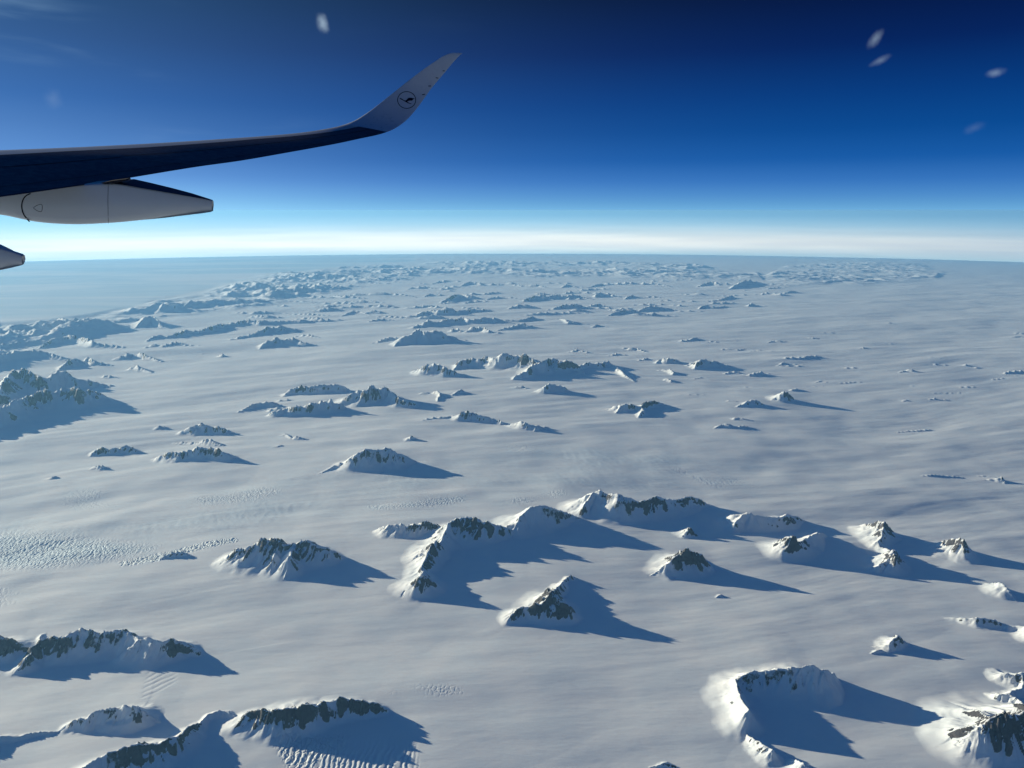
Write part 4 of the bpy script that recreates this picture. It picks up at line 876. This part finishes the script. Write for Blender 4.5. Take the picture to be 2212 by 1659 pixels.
# flap track fairings: long closed pods hung under the trailing edge
tilt = R_(10)
OUT = Vector((0, math.cos(tilt), math.sin(tilt))); UPV = Vector((0, -math.sin(tilt), math.cos(tilt)))
def fairing(prof, Y, wdt, label=None):
    """prof: (u, v_top, v_bottom) of the inboard side, at distance Y"""
    vs_, fs = [], []; n = 0
    for u, vt, vb in prof:
        t3, b3 = point(u, vt, Y), point(u, vb, Y)
        H_ = (t3-b3).length; up_ = (t3-b3).normalized(); r = min(0.10, H_*0.22)
        wl_ = wdt*min(1.0, max(0.12, (prof[-1][0]-u)/170.0)**0.8)
        loop = []
        for k in range(5):   # lower corner rounded, inboard side
            a = math.pi*0.5*k/4
            loop.append(b3 + OUT*(r*2.0*(1-math.sin(a))) + up_*(r*2.0*(1-math.cos(a)))*0.55)
        loop = loop[::-1] if False else loop
        side = [b3 + OUT*r*2.0, b3 + OUT*r*1.0 + up_*r*0.18, b3 + OUT*r*0.35+up_*r*0.6, b3 + up_*r*1.4,
                b3+(t3-b3)*0.5-OUT*0.012, t3 - up_*r*0.35, t3 - up_*r*0.08 + OUT*r*0.10, t3 + OUT*r*0.5,
                t3 + OUT*(wl_-r*0.5), t3 + OUT*wl_ - up_*r*0.4, b3+(t3-b3)*0.5+OUT*(wl_+0.012), b3 + OUT*wl_ + up_*r*1.4, b3 + OUT*(wl_-r*0.35)+up_*r*0.6, b3 + OUT*(wl_-r*1.0)+up_*r*0.18, b3 + OUT*(wl_-r*2.0)]
        vs_ += side; n = len(side)
    m = len(prof)
    for i in range(m-1):
        for k in range(n): fs.append((i*n+k, i*n+(k+1) % n, (i+1)*n+(k+1) % n, (i+1)*n+k))
    fs.append(tuple(range(n))); fs.append(tuple((m-1)*n+k for k in range(n))[::-1])
    o = obj('flap_track_fairing', vs_, fs, WHITE, root)
    if label: o['label'] = label
    return o
def spl(pts, k=5):
    pts = [np.array(p, float) for p in pts]; out = []
    for i in range(len(pts)-1):
        p = [pts[max(i-1, 0)], pts[i], pts[i+1], pts[min(i+2, len(pts)-1)]]
        for j in range(k): out.append(tuple(cr(*p, j/k)))
    out.append(tuple(pts[-1])); return out
F1 = spl([(-330,425,430),(-260,416,445),(-150,412,456),(-60,408,463),(0,406,469.6),(72,402,484),(150,400,489.3),(215,397,487),(250,397,484.6),(300,404.5,479.5),(350,413,473),(400,421.7,465.8),(440,429.2,460)]) + [(450,431.2,458.6),(455.5,432.6,457.8),(457.6,434.6,456.6)]
f1 = fairing(F1, 12.95, 0.42)
F2 = spl([(-500,520,560),(-380,500,590),(-260,505,606),(-140,512,606),(-60,522,597),(0,537,584),(30,546,577)]) + [(38,548.8,575.2),(44,551.0,574.0),(46.5,553.5,572.5)]
f2 = fairing(F2, 9.7, 0.40)
# strip over the outer fairing's tail top; dark sky reflection painted in navy
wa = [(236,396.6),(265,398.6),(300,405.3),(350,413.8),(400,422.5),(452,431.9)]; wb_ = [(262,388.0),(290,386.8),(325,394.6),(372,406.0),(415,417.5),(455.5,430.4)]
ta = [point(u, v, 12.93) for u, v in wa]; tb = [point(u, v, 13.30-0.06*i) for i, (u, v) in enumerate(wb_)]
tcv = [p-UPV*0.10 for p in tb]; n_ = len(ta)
obj('tail_top_reflection', ta+tb+tcv, [(i, i+1, n_+i+1, n_+i) for i in range(n_-1)]+[(n_+i, n_+i+1, 2*n_+i+1, 2*n_+i) for i in range(n_-1)], WING, f1, False)
# dark seam round the nose section of the outer fairing
def on_side(fb, u, v):
    x, y, z = ray(u, v); d = Vector((x, y, z)).normalized()
    h = fb.ray_cast(Vector((0, 0, 0)), d)
    p = h[0] if h[0] is not None else point(u, v, 12.95)
    return p - d*0.006
fb = BVHTree.FromPolygons([v.co.copy() for v in f1.data.vertices], [tuple(p.vertices) for p in f1.data.polygons])
def side_strip(name, pts, wd):
    c = spl([(p[0], p[1], 0) for p in pts], 5); a_, f_ = [], []
    for i, q in enumerate(c):
        q0, q1 = c[max(i-1, 0)], c[min(i+1, len(c)-1)]
        dx, dy = q1[0]-q0[0], q1[1]-q0[1]; L = math.hypot(dx, dy) or 1
        nx, ny = -dy/L*wd/2, dx/L*wd/2
        a_ += [on_side(fb, q[0]-nx, q[1]-ny), on_side(fb, q[0]+nx, q[1]+ny)]
    for i in range(len(c)-1): f_.append((2*i, 2*i+1, 2*i+3, 2*i+2))
    return obj(name, a_, f_, DARK, f1, False)
side_strip('nose_seam', [(66,418),(56,423),(50,431),(47,441),(47.5,452),(51,463),(56,470),(61,476),(64,479)], 2.6)
side_strip('access_panel_edge', [(72,449),(80,443.5),(90,442),(91,452),(88,457.5),(78,454),(72,449)], 0.8)
side_strip('panel_joint', [(234,400),(233,430),(234,483)], 0.7)
# hinge notch where the flap meets the fairing
hv = [point(217,395.5,12.9), point(240,391,12.9), point(272,387,12.9), point(273,390,12.9), point(242,397.5,12.9), point(228,397.8,12.9)]
hv2 = [p+OUT*0.16 for p in hv]
obj('flap_hinge', hv+hv2, [(0,1,2,3,4,5), (11,10,9,8,7,6)]+[(k, (k+1) % 6, (k+1) % 6+6, k+6) for k in range(6)], DARK, root, False)
print('wing', time.time()-T0)


# ------------------------------------------------------------------ haze
def haze():
    b = 401e3; z0 = float(Pall[:, 2].min())-1.0; z1 = 5.6
    vv = [(-b,-b,z0),(b,-b,z0),(b,b,z0),(-b,b,z0),(-b,-b,z1),(b,-b,z1),(b,b,z1),(-b,b,z1)]
    ff = [(0,3,2,1),(4,5,6,7),(0,1,5,4),(1,2,6,5),(2,3,7,6),(3,0,4,7)]
    me = bpy.data.meshes.new('haze'); me.from_pydata(vv, [], ff)
    m = bpy.data.materials.new('haze'); m.use_nodes = True
    t = NT(m.node_tree); o = t.add('ShaderNodeOutputMaterial'); v = t.add('ShaderNodeVolumePrincipled')
    v.inputs['Color'].default_value = HAZE_COLOR; v.inputs['Density'].default_value = HAZE_DENSITY
    v.inputs['Anisotropy'].default_value = 0.25
    t.link(v.outputs[0], o.inputs['Volume'])
    me.materials.append(m); ob = bpy.data.objects.new('haze', me); C.collection.objects.link(ob)
    ob['kind'] = 'stuff'; ob['label'] = 'thin blue haze filling the air down to the horizon'
HAZE_COLOR = (0.27, 0.62, 1.0, 1.0); HAZE_DENSITY = 4.4e-6
haze()
print('done', time.time()-T0)
